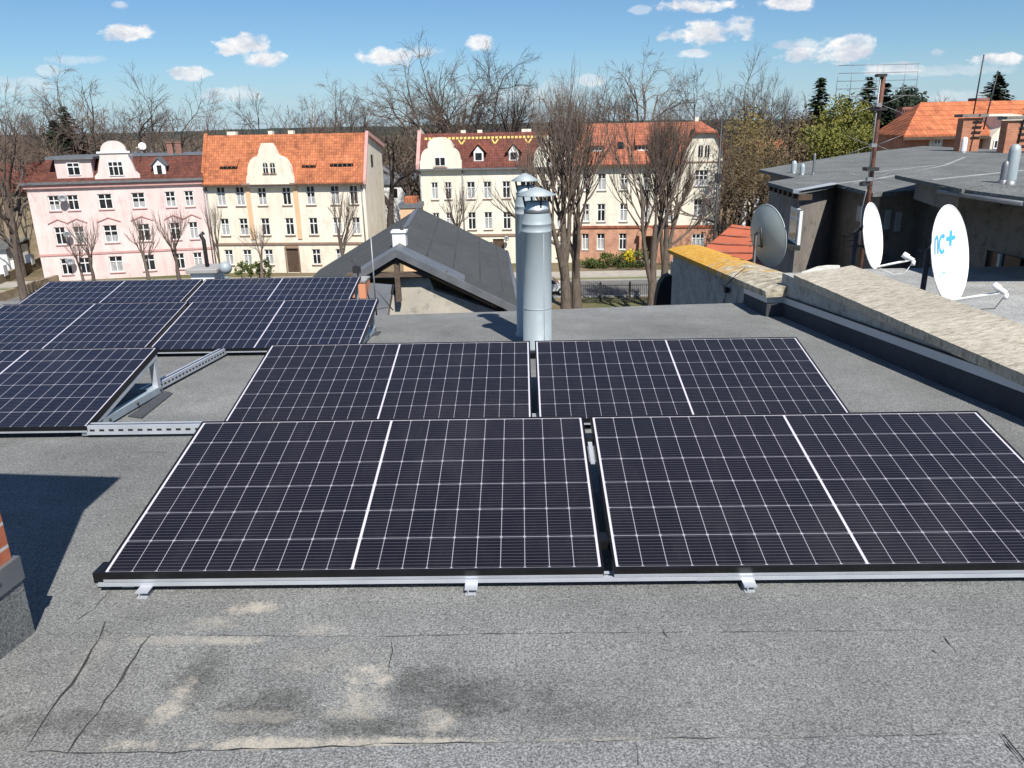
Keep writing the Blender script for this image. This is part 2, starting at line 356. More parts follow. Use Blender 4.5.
# ------------------------------------------------------------------ own building: flat felt roof
own=empty('flat_roofed_building',(0,0,0),'nearest building with sloping grey felt roof carrying the solar panels','building')
out=[(-14,-6),(3.3,-6),(2.95,4.0),(2.66,7.75),(2.47,7.9),(2.46,8.62),(1.52,8.54),(-.12,8.30),(-1.51,8.17),(-2.05,8.15),(-2.3,9.6),(-14,9.8)]
mb=MB(); P=[(x,y,rz(y)) for x,y in out]; mb.slab(P,.16)
roof=mb.build('roof',MT['felt'],own)
mb=MB(); ins=[(-13.8,-5.8),(3.1,-5.8),(2.9,4.0),(2.6,7.7),(2.42,8.3),(-2.1,8.0),(-2.4,9.4),(-13.8,9.6)]
n0=len(mb.v); k=len(ins); lo=[(x,y,0) for x,y in ins]; hi=[(x,y,rz(y)-.162) for x,y in ins]
mb.v+=lo+hi
for i in range(k):
    j=(i+1)%k; mb.f.append((i,j,k+j,k+i)); mb.mi.append(0); mb.sm.append(False)
mb.build('wall',MT['plaster'],own)
# nearest felt strip laid over the sheet (bottom of the picture)
mb=MB()
edge=[onroof(x,y) for x,y in [(-90,752),(0,754),(60,757),(150,753),(265,752),(400,747),(520,744),(640,743),(770,741),(900,738),(1000,735),(1030,742)]]
pts=[(p.x,p.y,rz(p.y)+.006) for p in edge]; low=[(2.0,-.5,rz(-.5)+.006),(-2.2,-.5,rz(-.5)+.006)]
mb.slab(pts+low,.005); sheet=mb.build('felt_strip',MT['felt_new'],own)
mb=MB()
q=[onroof(x,y) for x,y in [(1003,737),(1030,770),(1100,768),(1100,733)]]
mb.slab([(p.x,p.y,rz(p.y)+.010) for p in q],.004); mb.build('felt_strip',MT['felt'],own)
def ribbon(pxs,w,mat=MT['crack'],name='felt_seam',off=.003,wob=.004):
    rs=random.Random(len(pxs)*77+int(pxs[0][0])); pts=[]
    base=[onroof(*p) for p in pxs]
    for a,b_ in zip(base,base[1:]):
        L=(b_-a).length; k=max(2,int(L/.05))
        for i in range(k): pts.append(a.lerp(b_,i/k))
    pts.append(base[-1]); mb=MB(); L=[];Rr=[]
    for i,p in enumerate(pts):
        t=(pts[min(i+1,len(pts)-1)]-pts[max(i-1,0)]); t.z=0; t.normalize(); nn=Vector((-t.y,t.x,0))
        f=i/(len(pts)-1); ww=w*.65*(.35+.65*math.sin(math.pi*min(1,max(.03,f))))*rs.choice((.25,.5,.8,1.0,1.25)); c=p+nn*rs.uniform(-wob,wob)*1.6
        L.append(c+nn*ww/2); Rr.append(c-nn*ww/2)
    for i in range(len(pts)-1):
        a,b_,c,d=L[i],L[i+1],Rr[i+1],Rr[i]
        mb.face([(p.x,p.y,rz(p.y)+off) for p in (a,b_,c,d)][::-1])
    return mb.build(name,mat,own)
ribbon([(105,622),(98,640),(70,685),(45,722),(22,752)],.010)
ribbon([(150,636),(128,668),(98,712),(66,755)],.011)
ribbon([(112,590),(92,610),(76,622)],.007)
ribbon([(105,634),(220,636),(360,637),(520,634),(640,633),(770,632),(900,631),(985,630)],.0035,wob=.0015)
ribbon([(392,640),(389,676)],.006)
ribbon([(28,753),(150,755),(265,751),(400,746),(520,743)],.006,off=.008)
ribbon([(520,744),(640,742),(770,740),(900,738),(998,736)],.0035,off=.009)
ribbon([(636,744),(640,768)],.005,off=.009); ribbon([(265,754),(262,775)],.005,off=.009)
ribbon([(1000,737),(1010,750),(1026,768)],.008,off=.012)
ribbon([(942,637),(950,645),(958,654)],.007); ribbon([(931,651),(938,654)],.008)
ribbon([(662,630),(668,640)],.005); ribbon([(130,452),(168,453)],.004); ribbon([(770,452),(840,420),(868,404)],.0025)
# thin rolled-up felt welt under the front rail
# ------------------------------------------------------------------ parapet wall on the right
W2A=Vector((2.60,7.82,0)); W2B=Vector((3.12,1.2,0))
def sl(Y): return -.0375*(Y-4.3)
wallthing=empty('parapet_wall',(3.1,4,12.2),'long low parapet wall with rough tan concrete coping right of the panels','wall')
def wx(Y): return W2A.x+(W2B.x-W2A.x)*(7.82-Y)/(7.82-1.2)
ys=[7.82,7,6,5,4,3,2,1.2,-2]
def ztop(Y): return 12.605-(.003*(Y-4.3))
def zst(Y):  return rz(Y)+.155-.004*(Y-4)
mb=MB()
for a,b_ in zip(ys,ys[1:]):
    c=[(wx(b_),b_,11.2),(wx(b_)+.40,b_,11.2),(wx(a)+.40,a,11.2),(wx(a),a,11.2),(wx(b_),b_,ztop(b_)-.05),(wx(b_)+.40,b_,ztop(b_)-.05),(wx(a)+.40,a,ztop(a)-.05),(wx(a),a,ztop(a)-.05)]
    mb.hexa(c)
mb.build('wall_body',MT['plaster'],wallthing)
mb=MB(); rs=random.Random(5); N=130; prev=None
for i in range(N+1):
    Y=7.45-(7.45+2)*i/N; z=ztop(Y)
    x0=wx(Y)-.045+rs.uniform(-.0025,.0025); x1=wx(Y)+.50; w=rs.uniform(-.0015,.0015)
    row=[(x0+.008,Y,z-.070+rs.uniform(-.006,.003)),(x0,Y,z-.002+w)]+[(x0+(x1-x0)*t,Y,z+.078*t+rs.uniform(-.0025,.0025)) for t in (.12,.3,.5,.7,.88)]+[(x1,Y,z+.08),(x1,Y,z-.02)]
    n=len(mb.v); mb.v+=row; k=len(row)
    if prev is not None:
        for j in range(k-1):
            mb.f.append((prev+j,n+j,n+j+1,prev+j+1)); mb.mi.append(0); mb.sm.append(False)
        mb.f.append((prev+k-1,n+k-1,n,prev)); mb.mi.append(0); mb.sm.append(False)
    else:
        mb.f.append(tuple(range(n,n+k))); mb.mi.append(0); mb.sm.append(False)
    prev=n
mb.build('coping',MT['coping'],wallthing)
# white cracked cap lump at the far end
mb=MB(); a=Vector((wx(7.5)+.02,7.45,12.60))
pts=[(.0,.0,.004),(.04,.10,.004),(.14,.16,.018),(.24,.24,.03),(.34,.22,.045),(.42,.12,.06),(.36,-.03,.055),(.26,-.10,.04),(.17,-.02,.026),(.08,-.09,.012)]
mb.slab([(a.x+p[0],a.y+p[1],a.z+p[2]) for p in pts],.05); mb.build('broken_cap',pm('white_mortar',(.66,.64,.58),(.50,.48,.43),9,.95,bump=.5,bscale=30),wallthing,bevel=.012)
def wallstrip(o,mat,name,dx0,dx1,f0,f1,par):
    mb=MB()
    for a,b_ in zip(ys,ys[1:]):
        mb.hexa([(wx(b_)-dx1,b_,f0(b_)),(wx(b_)-dx0,b_,f0(b_)),(wx(a)-dx0,a,f0(a)),(wx(a)-dx1,a,f0(a)),(wx(b_)-dx1,b_,f1(b_)),(wx(b_)-dx0,b_,f1(b_)),(wx(a)-dx0,a,f1(a)),(wx(a)-dx1,a,f1(a))])
    return mb.build(name,mat,par)
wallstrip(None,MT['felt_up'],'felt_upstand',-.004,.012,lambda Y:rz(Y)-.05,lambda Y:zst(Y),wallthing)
wallstrip(None,MT['flash'],'flashing_strip',-.004,.016,lambda Y:zst(Y)+.001,lambda Y:zst(Y)+.062,wallthing)
wallstrip(None,MT['black'],'sealant_line',-.004,.020,lambda Y:zst(Y)+.063,lambda Y:zst(Y)+.072,wallthing)
# far piece of wall with lichen coping
w1=empty('parapet_wall',(2.6,9,11),'short far wall with yellow lichen covered coping behind the panels','wall')
c0=Vector((2.455,7.74,0)); 
def z1(Y): return 12.39-.073*(Y-7.7)
mb=MB(); mb.hexa([(2.455,7.74,9.5),(2.93,7.74,9.5),(2.93,12.8,9.5),(2.455,12.8,9.5),(2.455,7.74,z1(7.74)-.04),(2.93,7.74,z1(7.74)-.04),(2.93,12.8,z1(12.8)-.04),(2.455,12.8,z1(12.8)-.04)])
mb.build('wall_body',MT['plaster'],w1)
mb=MB(); prev=None; N=70
for i in range(N+1):
    Y=7.66+(13.0-7.66)*i/N; z=z1(Y); x0=2.40+rs.uniform(-.003,.003); x1=2.98
    row=[(x0+.01,Y,z-.06+rs.uniform(-.006,.006)),(x0,Y,z)]+[(x0+(x1-x0)*t,Y,z+.07*math.sin(t*2.4)+rs.uniform(-.003,.003)) for t in (.15,.35,.55,.75,.9)]+[(x1,Y,z+.04),(x1,Y,z-.04)]
    n=len(mb.v); mb.v+=row; k=len(row)
    if prev is not None:
        for j in range(k-1): mb.f.append((prev+j,prev+j+1,n+j+1,n+j)); mb.mi.append(0); mb.sm.append(False)
        mb.f.append((prev+k-1,prev,n,n+k-1)); mb.mi.append(0); mb.sm.append(False)
    else: mb.f.append(tuple(range(n+k-1,n-1,-1))); mb.mi.append(0); mb.sm.append(False)
    prev=n
mb.f.append(tuple(range(prev,prev+k))); mb.mi.append(0); mb.sm.append(False)
mb.build('coping',MT['lichen'],w1)
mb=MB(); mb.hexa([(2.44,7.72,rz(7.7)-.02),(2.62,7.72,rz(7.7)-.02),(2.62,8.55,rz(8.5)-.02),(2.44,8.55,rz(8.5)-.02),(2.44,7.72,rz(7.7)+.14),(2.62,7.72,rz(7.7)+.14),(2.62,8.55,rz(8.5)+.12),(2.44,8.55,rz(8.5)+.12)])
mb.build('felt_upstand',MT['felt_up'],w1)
mb=MB(); mb.hexa([(2.435,7.715,rz(7.7)+.141),(2.63,7.715,rz(7.7)+.141),(2.63,8.55,rz(8.5)+.121),(2.435,8.55,rz(8.5)+.121),(2.435,7.715,rz(7.7)+.20),(2.63,7.715,rz(7.7)+.20),(2.63,8.55,rz(8.5)+.175),(2.435,8.55,rz(8.5)+.175)])
mb.build('flashing_strip',MT['flash'],w1)
w=[atX(690,262,2.43),atX(722,284,2.42),atX(727,290,2.42),atX(724,302,2.42),atX(719,309,2.44)]
mb=MB(); mb.tube([Vector(p) for p in w[1:]],.006,5); mb.tube([atX(725,286,2.415),atX(735,276,2.39),atX(745,268,2.50)],.005,5); mb.build('cable',MT['black'],w1)
mb=MB(); c=w[2]; mb.box(c.x-.03,c.x+.02,c.y-.04,c.y+.04,c.z-.03,c.z+.03); mb.build('junction_box',MT['black'],w1,bevel=.006)
# ------------------------------------------------------------------ solar panels
TILT=R(10.92); ct,st=math.cos(TILT),math.sin(TILT)
def make_panel(loc,label,group,mat='panel'):
    root=empty('solar_panel',loc,label,'solar panel',group)
    base=Vector(loc)
    def T(u,v,w): return base+Vector((u,v*ct-w*st,v*st+w*ct))
    fr=MB(); t=.011; h=.035
    fr.box(0,PW,0,t,-h,0,T); fr.box(0,PW,PD-t,PD,-h,0,T); fr.box(0,t*.8,t,PD-t,-h,0,T); fr.box(PW-t*.8,PW,t,PD-t,-h,0,T)
    fr.m=1; fr.box(.002,PW-.002,-.0015,0,-.037,-.026,T); fr.m=0
    fr.build('frame',[MT['frame'],MT['alu']],root)
    g=MB(); g.uv={}
    co=[(t*.8,t),(PW-t*.8,t),(PW-t*.8,PD-t),(t*.8,PD-t)]
    for i,(u,v) in enumerate(co): g.v.append(tuple(T(u,v,-.0025))); g.uv[i]=(u,v)
    g.f.append((0,1,2,3)); g.mi.append(0); g.sm.append(False)
    for (u,v) in co: g.v.append(tuple(T(u,v,-.008)))
    for i in range(4): g.uv[i+4]=co[i]
    g.f.append((7,6,5,4)); g.mi.append(0); g.sm.append(False)
    g.build('glass',MT[mat],root)
    return root
rows=[(-1.496,2.387,12.529),(-1.722,4.144,12.415),(-4.257,4.126,12.416),(-4.921,6.235,12.283),(-5.394,7.783,12.214)]
gapx=.0336
GR='solar panels on the flat roof'
specs=[(0,0,'large black solar panel in the nearest row, left one of that row'),(0,1,'large black solar panel in the nearest row, right one, cut by the photo edge'),
 (1,0,'solar panel in the second row, in front of the thin vent pipe'),(1,1,'solar panel in the second row, right end beside the parapet wall'),
 (2,0,'bluish solar panel nearest in the left block, its right edge held by a metal bracket'),
 (3,0,'bluish solar panel at the left photo edge in the middle row of the left block'),(3,1,'bluish solar panel right in the middle row of the left block'),
 (4,0,'bluish solar panel farthest back left, in front of the pink house'),(4,1,'bluish solar panel farthest back, in front of the orange roofed house')]
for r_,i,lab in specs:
    x,y,z=rows[r_]; make_panel((x+i*(PW+gapx),y,z),lab,GR,'panel_sky_tint' if r_>1 else 'panel')
# ------------------------------------------------------------------ mounting rails and brackets
def rail(name,p0,p1,w,h,label,group='aluminium mounting rails',holes=True):
    """C profile with slots; p0,p1 = centre of the bottom"""
    p0=Vector(p0);p1=Vector(p1); d=(p1-p0); L=d.length; d.normalize(); s=Vector((-d.y,d.x,0)).normalized(); u=d.cross(s)*-1
    if u.z<0: u=-u
    def T(a,b_,c): return p0+d*a+s*b_+u*c
    root=empty(name,p0,label,'mounting rail',group)
    mb=MB(); t=.003
    mb.box(0,L,-w/2,w/2,0,t,T); mb.box(0,L,-w/2,-w/2+t,t,h,T); mb.box(0,L,w/2-t,w/2,t,h,T)
    mb.box(0,L,-w/2+t,-w*.18,h-t,h,T); mb.box(0,L,w*.18,w/2-t,h-t,h,T)
    if holes:
        mb.m=1; k=int(L/.055)
        for i in range(k):
            a=.02+i*.055
            mb.box(a,a+.028,-w/2-.0012,-w/2-.0002,h*.40,h*.62,T); mb.box(a,a+.028,w/2+.0002,w/2+.0012,h*.40,h*.62,T)
    mb.build('profile',[MT['alu'],MT['black']],root)
    return root
x,y,z=rows[0]
rail('mounting_rail',(x-.02,y+.026,z-.053),(x+2*PW+.6,y+.026,z-.053),.045,.014,'long aluminium rail under the front edge of the nearest panel row',holes=False)
x,y,z=rows[1]; rail('mounting_rail',(x-.02,y+.13,z-.053+.02),(x+2*PW+.06,y+.13,z-.053+.02),.045,.014,'aluminium rail under the front edge of the second panel row',holes=False)
rail('mounting_rail',(-2.50,4.16,rz(4.16)+.022),(-1.60,4.16,rz(4.16)+.022),.055,.055,'slotted aluminium rail linking the left block to the second row across bare roof')
x,y,z=rows[2]; rail('mounting_rail',(x-1.2,y+.13,z-.053+.02),(x+PW+.0,y+.13,z-.053+.02),.045,.014,'aluminium rail under the front edge of the left block near row',holes=False)
x,y,z=rows[3]; rail('mounting_rail',(x-.6,y+.13,z-.053+.02),(x+2*PW+.04,y+.13,z-.053+.02),.045,.014,'aluminium rail under the front edge of the left block middle row',holes=False)
rail('mounting_rail',(-2.56,4.95,rz(4.95)+.02),(-2.50,6.30,rz(6.30)+.02),.055,.05,'slotted aluminium rail running back from the upright post to the middle row')
def bracket(X,row,label,first=True):
    x,y,z=rows[row]; root=empty('support_bracket',(X,y,rz(y)),label,'support bracket','triangular panel supports')
    w=.022; zr=rz(y)+.012
    mb=MB(); y1=y+PD*ct-.03
    mb.hexa([(X-w,y+.02,rz(y)+.012),(X+w,y+.02,rz(y)+.012),(X+w,y1,rz(y1)+.012),(X-w,y1,rz(y1)+.012),(X-w,y+.02,rz(y)+.058),(X+w,y+.02,rz(y)+.058),(X+w,y1,rz(y1)+.058),(X-w,y1,rz(y1)+.058)])
    mb.build('base_bar',MT['galv'],root)
    mb=MB(); mb.hexa([(X-w,y+.06,z-.062+st*.05),(X+w,y+.06,z-.062+st*.05),(X+w,y1,z-.070+st*PD),(X-w,y1,z-.070+st*PD),(X-w,y+.06,z-.038+st*.05),(X+w,y+.06,z-.038+st*.05),(X+w,y1,z-.038+st*PD),(X-w,y1,z-.038+st*PD)])
    mb.build('sloping_bar',MT['alu'],root)
    mb=MB(); mb.box(X-w*.9,X+w*.9,y1-.05,y1-.008,rz(y1)+.058,z+st*PD-.075); mb.build('post',MT['alu'],root)
    for yy in (y+.25,y+.6,y1-.03):
        b_=MB(); b_.lathe((X+w,yy,rz(yy)+.035),[(0,.008),(.009,.008),(.009,0)],8,axis=(1,0,0)); b_.build('bolt',MT['dark_metal'],root)
    f=MB(); f.box(X-.07,X+.07,y+.03,y+.16,rz(y+.1)+.001,rz(y+.1)+.011); f.build('foot_pad',MT['felt_up'],root)
    f=MB(); f.box(X-.07,X+.07,y1-.16,y1-.0,rz(y1)+.003,rz(y1)+.012); f.build('foot_pad',MT['felt_up'],root)
    return root
bracket(-2.515,2,'triangular metal bracket with upright post at the right end of the left block near row')
for (X,row,l) in [(-1.42,0,'triangular bracket under the left end of the nearest row'),(.62,0,'triangular bracket under the middle of the nearest row'),(2.02,0,'triangular bracket under the right end of the nearest row'),
   (-1.66,1,'triangular bracket under the left end of the second row'),(.42,1,'triangular bracket under the middle of the second row'),(1.78,1,'triangular bracket under the right end of the second row'),
   (-4.2,2,'triangular bracket under the left end of the left block near row'),(-3.13,3,'triangular bracket under the gap of the left block middle row'),(-1.42,3,'triangular bracket under the right end of the left block middle row'),
   (-3.6,4,'triangular bracket under the gap of the farthest row'),(-1.88,4,'triangular bracket under the right end of the farthest row')]:
    bracket(X,row,l)
# little feet under the front rail
for px_,lab in ((152,'small aluminium foot under the left end of the front rail'),(472,'small aluminium foot under the middle of the front rail'),(748,'small aluminium foot under the right part of the front rail')):
    p=onroof(px_,588); p.y=rows[0][1]-.035; z=rz(p.y)
    mb=MB(); mb.box(p.x-.022,p.x+.022,p.y-.002,p.y+.05,z+.020,z+.025); mb.box(p.x-.012,p.x-.008,p.y-.002,p.y+.05,z+.004,z+.020)
    mb.box(p.x-.020,p.x+.016,p.y-.002,p.y+.05,z+.000,z+.004)
    tag(mb.build('rail_foot',MT['alu']),lab,'rail foot','small feet of the front rail')
# clamps
def clamp(X,row,v,label):
    x,y,z=rows[row]; c=Vector((X,y+v*ct,z+v*st)); mb=MB()
    mb.box(c.x-.016,c.x+.016,c.y-.03,c.y+.03,c.z-.045,c.z-.006); 
    return tag(mb.build('panel_clamp',MT['frame']),label,'clamp','panel clamps')
clamp(rows[0][0]+PW+gapx/2,0,.18,'black clamp low in the gap between the two nearest panels')
clamp(rows[0][0]+PW+gapx/2,0,.86,'black clamp high in the gap between the two nearest panels')
clamp(rows[1][0]+PW+gapx/2,1,.86,'black clamp high in the gap of the second row')
mb=MB(); x,y,z=rows[0]; X=x-.0
mb.box(X-.038,X-.001,y+.01,y+.09,z-.045,z-.002); tag(mb.build('panel_clamp',MT['frame'],bevel=.004),'black end clamp at the near left corner of the nearest panel','clamp')
x,y,z=rows[0]; mb=MB(); xx=x+PW+gapx*.5
def Tn(u,v,w): return Vector((xx+u,y+v*ct-w*st,z+v*st+w*ct))
mb.box(-.009,.009,.66,.86,-.022,-.018,Tn); tag(mb.build('label_strip',MT['alu']),'pale metal strip in the gap between the two nearest panels','metal strip')
# loose felt offcut beneath left bracket
mb=MB(); q=[onroof(*p) for p in ((128,417),(142,419),(173,394),(165,392))]
mb.slab([(p.x,p.y,rz(p.y)+.008) for p in q],.006); tag(mb.build('felt_strip',MT['felt_up']),'narrow dark felt strip lying beside the left metal bracket','felt strip')

# ------------------------------------------------------------------ vent pipes behind the second row
def vent(X,Y,r,ztop,label,zc):
    z0=rz(Y); root=empty('vent_pipe',(X,Y,z0),label,'vent pipe','round metal vent pipes with conical hats')
    mb=MB(); mb.lathe((X,Y,0),[(r+.012,z0-.02),(r+.012,z0+.02),(r,z0+.03),(r,zc-.10),(r+.0018,zc-.098),(r+.0018,zc-.09),(r,zc-.088),(r,zc-.04),(r+.0018,zc-.038),(r+.0018,zc-.03),(r,zc-.028),(r,zc),(r*.86,zc+.045),(r*.86,zc+.05)],40)
    for zr_ in (z0+.34,):
        mb.lathe((X,Y,0),[(r+.0006,zr_),(r+.0022,zr_+.002),(r+.0022,zr_+.010),(r+.0006,zr_+.012)],40)
    mb.tube([(X+r*.45,Y-r*.894,z0+.03),(X+r*.45,Y-r*.894,zc-.11)],.0022,5)
    mb.build('pipe',MT['pipe'],root)
    mb=MB(); rr=r*.80; mb.lathe((X,Y,0),[(rr,zc+.03),(rr,zc+.14),(rr-.006,zc+.14),(rr-.006,zc+.03)],36); cc=mb.build('collar',MT['galv'],root)
    mb=MB(); mb.lathe((X,Y,0),[(rr+.003,zc+.052),(rr+.006,zc+.056),(rr+.006,zc+.078),(rr+.003,zc+.082)],36); mb.build('clamp_band',MT['gut'],cc)
    mb=MB(); mb.lathe((X,Y,0),[(r*1.30,ztop-.064),(r*1.32,ztop-.060),(r*.5,ztop-.016),(.01,ztop),(.0,ztop)],36)
    mb.lathe((X,Y,0),[(r*1.30,ztop-.064),(.0,ztop-.04)],36); mb.build('hat',MT['pipe'],root)
    for a in (20,110,200,290):
        dx,dy=math.cos(R(a))*rr,math.sin(R(a))*rr; mb=MB()
        mb.tube([(X+dx*.98,Y+dy*.98,zc+.10),(X+dx*1.2,Y+dy*1.2,ztop-.055)],.008,6); mb.build('stay',MT['dark_metal'],root)
    return root
pb=atY(537.5,340,6.45); vw=.0135*6.45/6.45
def px_r(w,Y): return w/2*Y/F*1.03
zt=atY(534,186,6.45).z; zc=atY(537,228,6.45).z
vent(pb.x,6.45,px_r(28.5,6.45*1.0),atY(535,187,6.45).z,'wide galvanised vent pipe with conical hat, the nearer of two',atY(537,219,6.45).z)
pb2=atY(527,335,6.95)
vent(pb2.x-.0,6.95,px_r(20,6.95),atY(529,173,6.95).z,'thinner galvanised vent pipe just behind the wide one',atY(526,202,6.95).z)

# ------------------------------------------------------------------ brick chimney at the left edge
ca=R(6); cx,cy=-1.60,2.148
def TC(u,v,w):   # u along back face to the left, v toward the viewer along the right face
    return Vector((cx-u*math.cos(ca)-v*math.sin(ca),cy+u*math.sin(ca)-v*math.cos(ca),w))
z0=rz(2.1)
ch=empty('brick_chimney',(cx-.3,cy-.4,z0),'large brick chimney with felt covered foot at the left photo edge','chimney')
mb=MB(); mb.box(0,.62,0,1.0,z0-.15,z0+.21,TC); mb.build('felt_foot',MT['felt_up'] if False else MT['felt'],ch)
mb=MB(); mb.box(-.006,.626,-.006,1.006,z0+.195,z0+.275,TC); fl=mb.build('flashing_strip',MT['gut'],ch)
mb=MB(); mb.lathe(tuple(TC(-.007,.10,z0+.243)),[(0,.006),(.007,.004),(.008,0)],10,axis=(1,0,0)); mb.build('screw',MT['alu'],fl)
mb=MB(); mb.box(.01,.61,.01,.99,z0+.21,z0+1.22,TC); 
H0,H1=z0+1.22,z0+1.63
mb.hexa([TC(.01,.01,H0),TC(.61,.01,H0),TC(.61,.99,H0),TC(.01,.99,H0),TC(-.07,-.07,H1),TC(.69,-.07,H1),TC(.69,1.07,H1),TC(-.07,1.07,H1)])
bo=mb.build('brickwork',MT['brickch'],ch)
m,n,b=newmat('near_brick')
t=n.n.new('ShaderNodeTexCoord'); s=n.sep(t.outputs['Object'])
br=n.n.new('ShaderNodeTexBrick'); n.l.new(n.comb(n.M('ADD',n.M('MULTIPLY',s[1],1),n.M('MULTIPLY',s[0],1.0)),n.M('SUBTRACT',s[2],.012),0.),br.inputs['Vector'])
br.inputs['Color1'].default_value=(.50,.15,.07,1); br.inputs['Color2'].default_value=(.38,.11,.055,1); br.inputs['Mortar'].default_value=(.50,.47,.44,1)
br.inputs['Scale'].default_value=1; br.inputs['Brick Width'].default_value=.25; br.inputs['Row Height'].default_value=.077; br.inputs['Mortar Size'].default_value=.006
n.l.new(n.mix(1,br.outputs[0],n.ramp(n.noise(t.outputs['Object'],30,5,.7),[(.3,.75),(.7,1.15)]),'MULTIPLY'),b.inputs['Base Color']); setp(b,rough=.85)
n.l.new(n.bump(br.outputs['Fac'],-.6,.006),b.inputs['Normal'])
bo.data.materials.clear(); bo.data.materials.append(m)
mb=MB(); c=TC(.34,.2,H1); mb.lathe((c.x,c.y,0),[(.10,H1-.01),(.10,H1+.16),(.085,H1+.2),(.07,H1+.2),(.07,H1)],20); mb.build('chimney_pot',MT['brickch'],ch)

# ------------------------------------------------------------------ small things at the back edge of the roof
p=atY(360,290,9.1); mb=MB(); mb.box(p.x-.085,p.x+.085,9.0,9.3,11.6,atY(363,281,9.1).z); 
o=empty('orange_chimney',(p.x,9.1,11.95),'small orange rendered chimney stub behind the farthest panel','chimney')
mb.build('stack',pm('orange_render',(.62,.27,.15),(.55,.23,.13),4,.9),o)
mb=MB(); zz=atY(363,281,9.1).z; mb.box(p.x-.09,p.x+.09,8.99,9.31,zz+.0,zz+.02); mb.build('cap',MT['plaster'],o)
# aerial rod
p=atY(375.3,298,8.6); t_=atY(374,237,8.6)
o=empty('aerial_rod',(p.x,8.6,p.z),'thin upright pale rod standing behind the panels before the barn gable','aerial')
mb=MB(); mb.tube([(p.x,8.6,11.98),(p.x,8.6,t_.z)],.008,8); mb.build('rod',MT['wire'],o)
mb=MB(); mb.tube([(p.x+.13,8.95,11.97),(p.x-.0,8.6,p.z+.12)],.006,6); mb.build('stay',MT['wire'],o)
# tilted metal sheet
q=[atY(366,283,9.3),atY(392,285,9.3),atY(386,318,8.7),atY(366,318,8.7)]
mb=MB(); n0=[Vector(a) for a in q]; mb.hexa([n0[3]-Vector((0,-.03,0)),n0[2]-Vector((0,-.03,0)),n0[1]-Vector((0,-.03,0)),n0[0]-Vector((0,-.03,0)),n0[3],n0[2],n0[1],n0[0]])
o=empty('sheet_hatch',(n0[3].x,8.7,n0[3].z),'leaning grey sheet metal hatch behind the left block of panels','hatch')
mb.build('sheet',MT['gut'],o)
mb=MB(); mb.tube([n0[2]+Vector((.02,0,0)),n0[1]+Vector((.02,0,0))],.012,6); mb.build('edge_bar',MT['dark_metal'],o)
# dark little aerial head by barn
p=atY(356,268,9.3); mb=MB(); mb.box(p.x-.04,p.x+.05,9.28,9.33,p.z-.06,p.z+.02); mb.tube([(p.x-.05,9.3,p.z+.09),(p.x+.02,9.3,p.z),(p.x+.0,9.3,11.9)],.012,6)
tag(mb.build('roof_lamp',MT['dark_metal']),'small black lamp on a stalk left of the barn gable','lamp')
# white chimney block with slab, flue and metal ball
p=atY(207,275,10.0); o=empty('white_chimney',(p.x,10,11.9),'white chimney block with concrete slab beyond the farthest left panels','chimney')
zt=atY(207,271,10).z
mb=MB(); mb.box(p.x-.15,p.x+.15,9.85,10.2,10.5,zt); mb.build('stack',MT['white'],o)
mb=MB(); mb.box(p.x-.19,p.x+.21,9.8,10.25,zt,zt+.055); mb.build('slab',MT['kerb'],o,bevel=.01)
f0=atY(207.5,266,10); f1=atY(206,240,10)
mb=MB(); mb.tube([(p.x+.02,10,zt+.05),(p.x+.02,10,f1.z),(p.x-.01,10,f1.z+.06),(p.x+.03,10,f1.z+.09)],.026,10); mb.build('flue',MT['dark_metal'],o)
p=atY(225.5,268,9.9); mb=MB(); mb.lathe((p.x,9.9,p.z),[(0,-.08)]+[(.08*math.cos(R(a)),.08*math.sin(R(a))) for a in range(-80,81,16)]+[(0,.08)],20)
mb.lathe((p.x,9.9,p.z),[(.03,-.5),(.03,-.1)],10)
tag(mb.build('metal_cowl',MT['pipe']),'round shiny metal cowl beside the white chimney block','cowl')

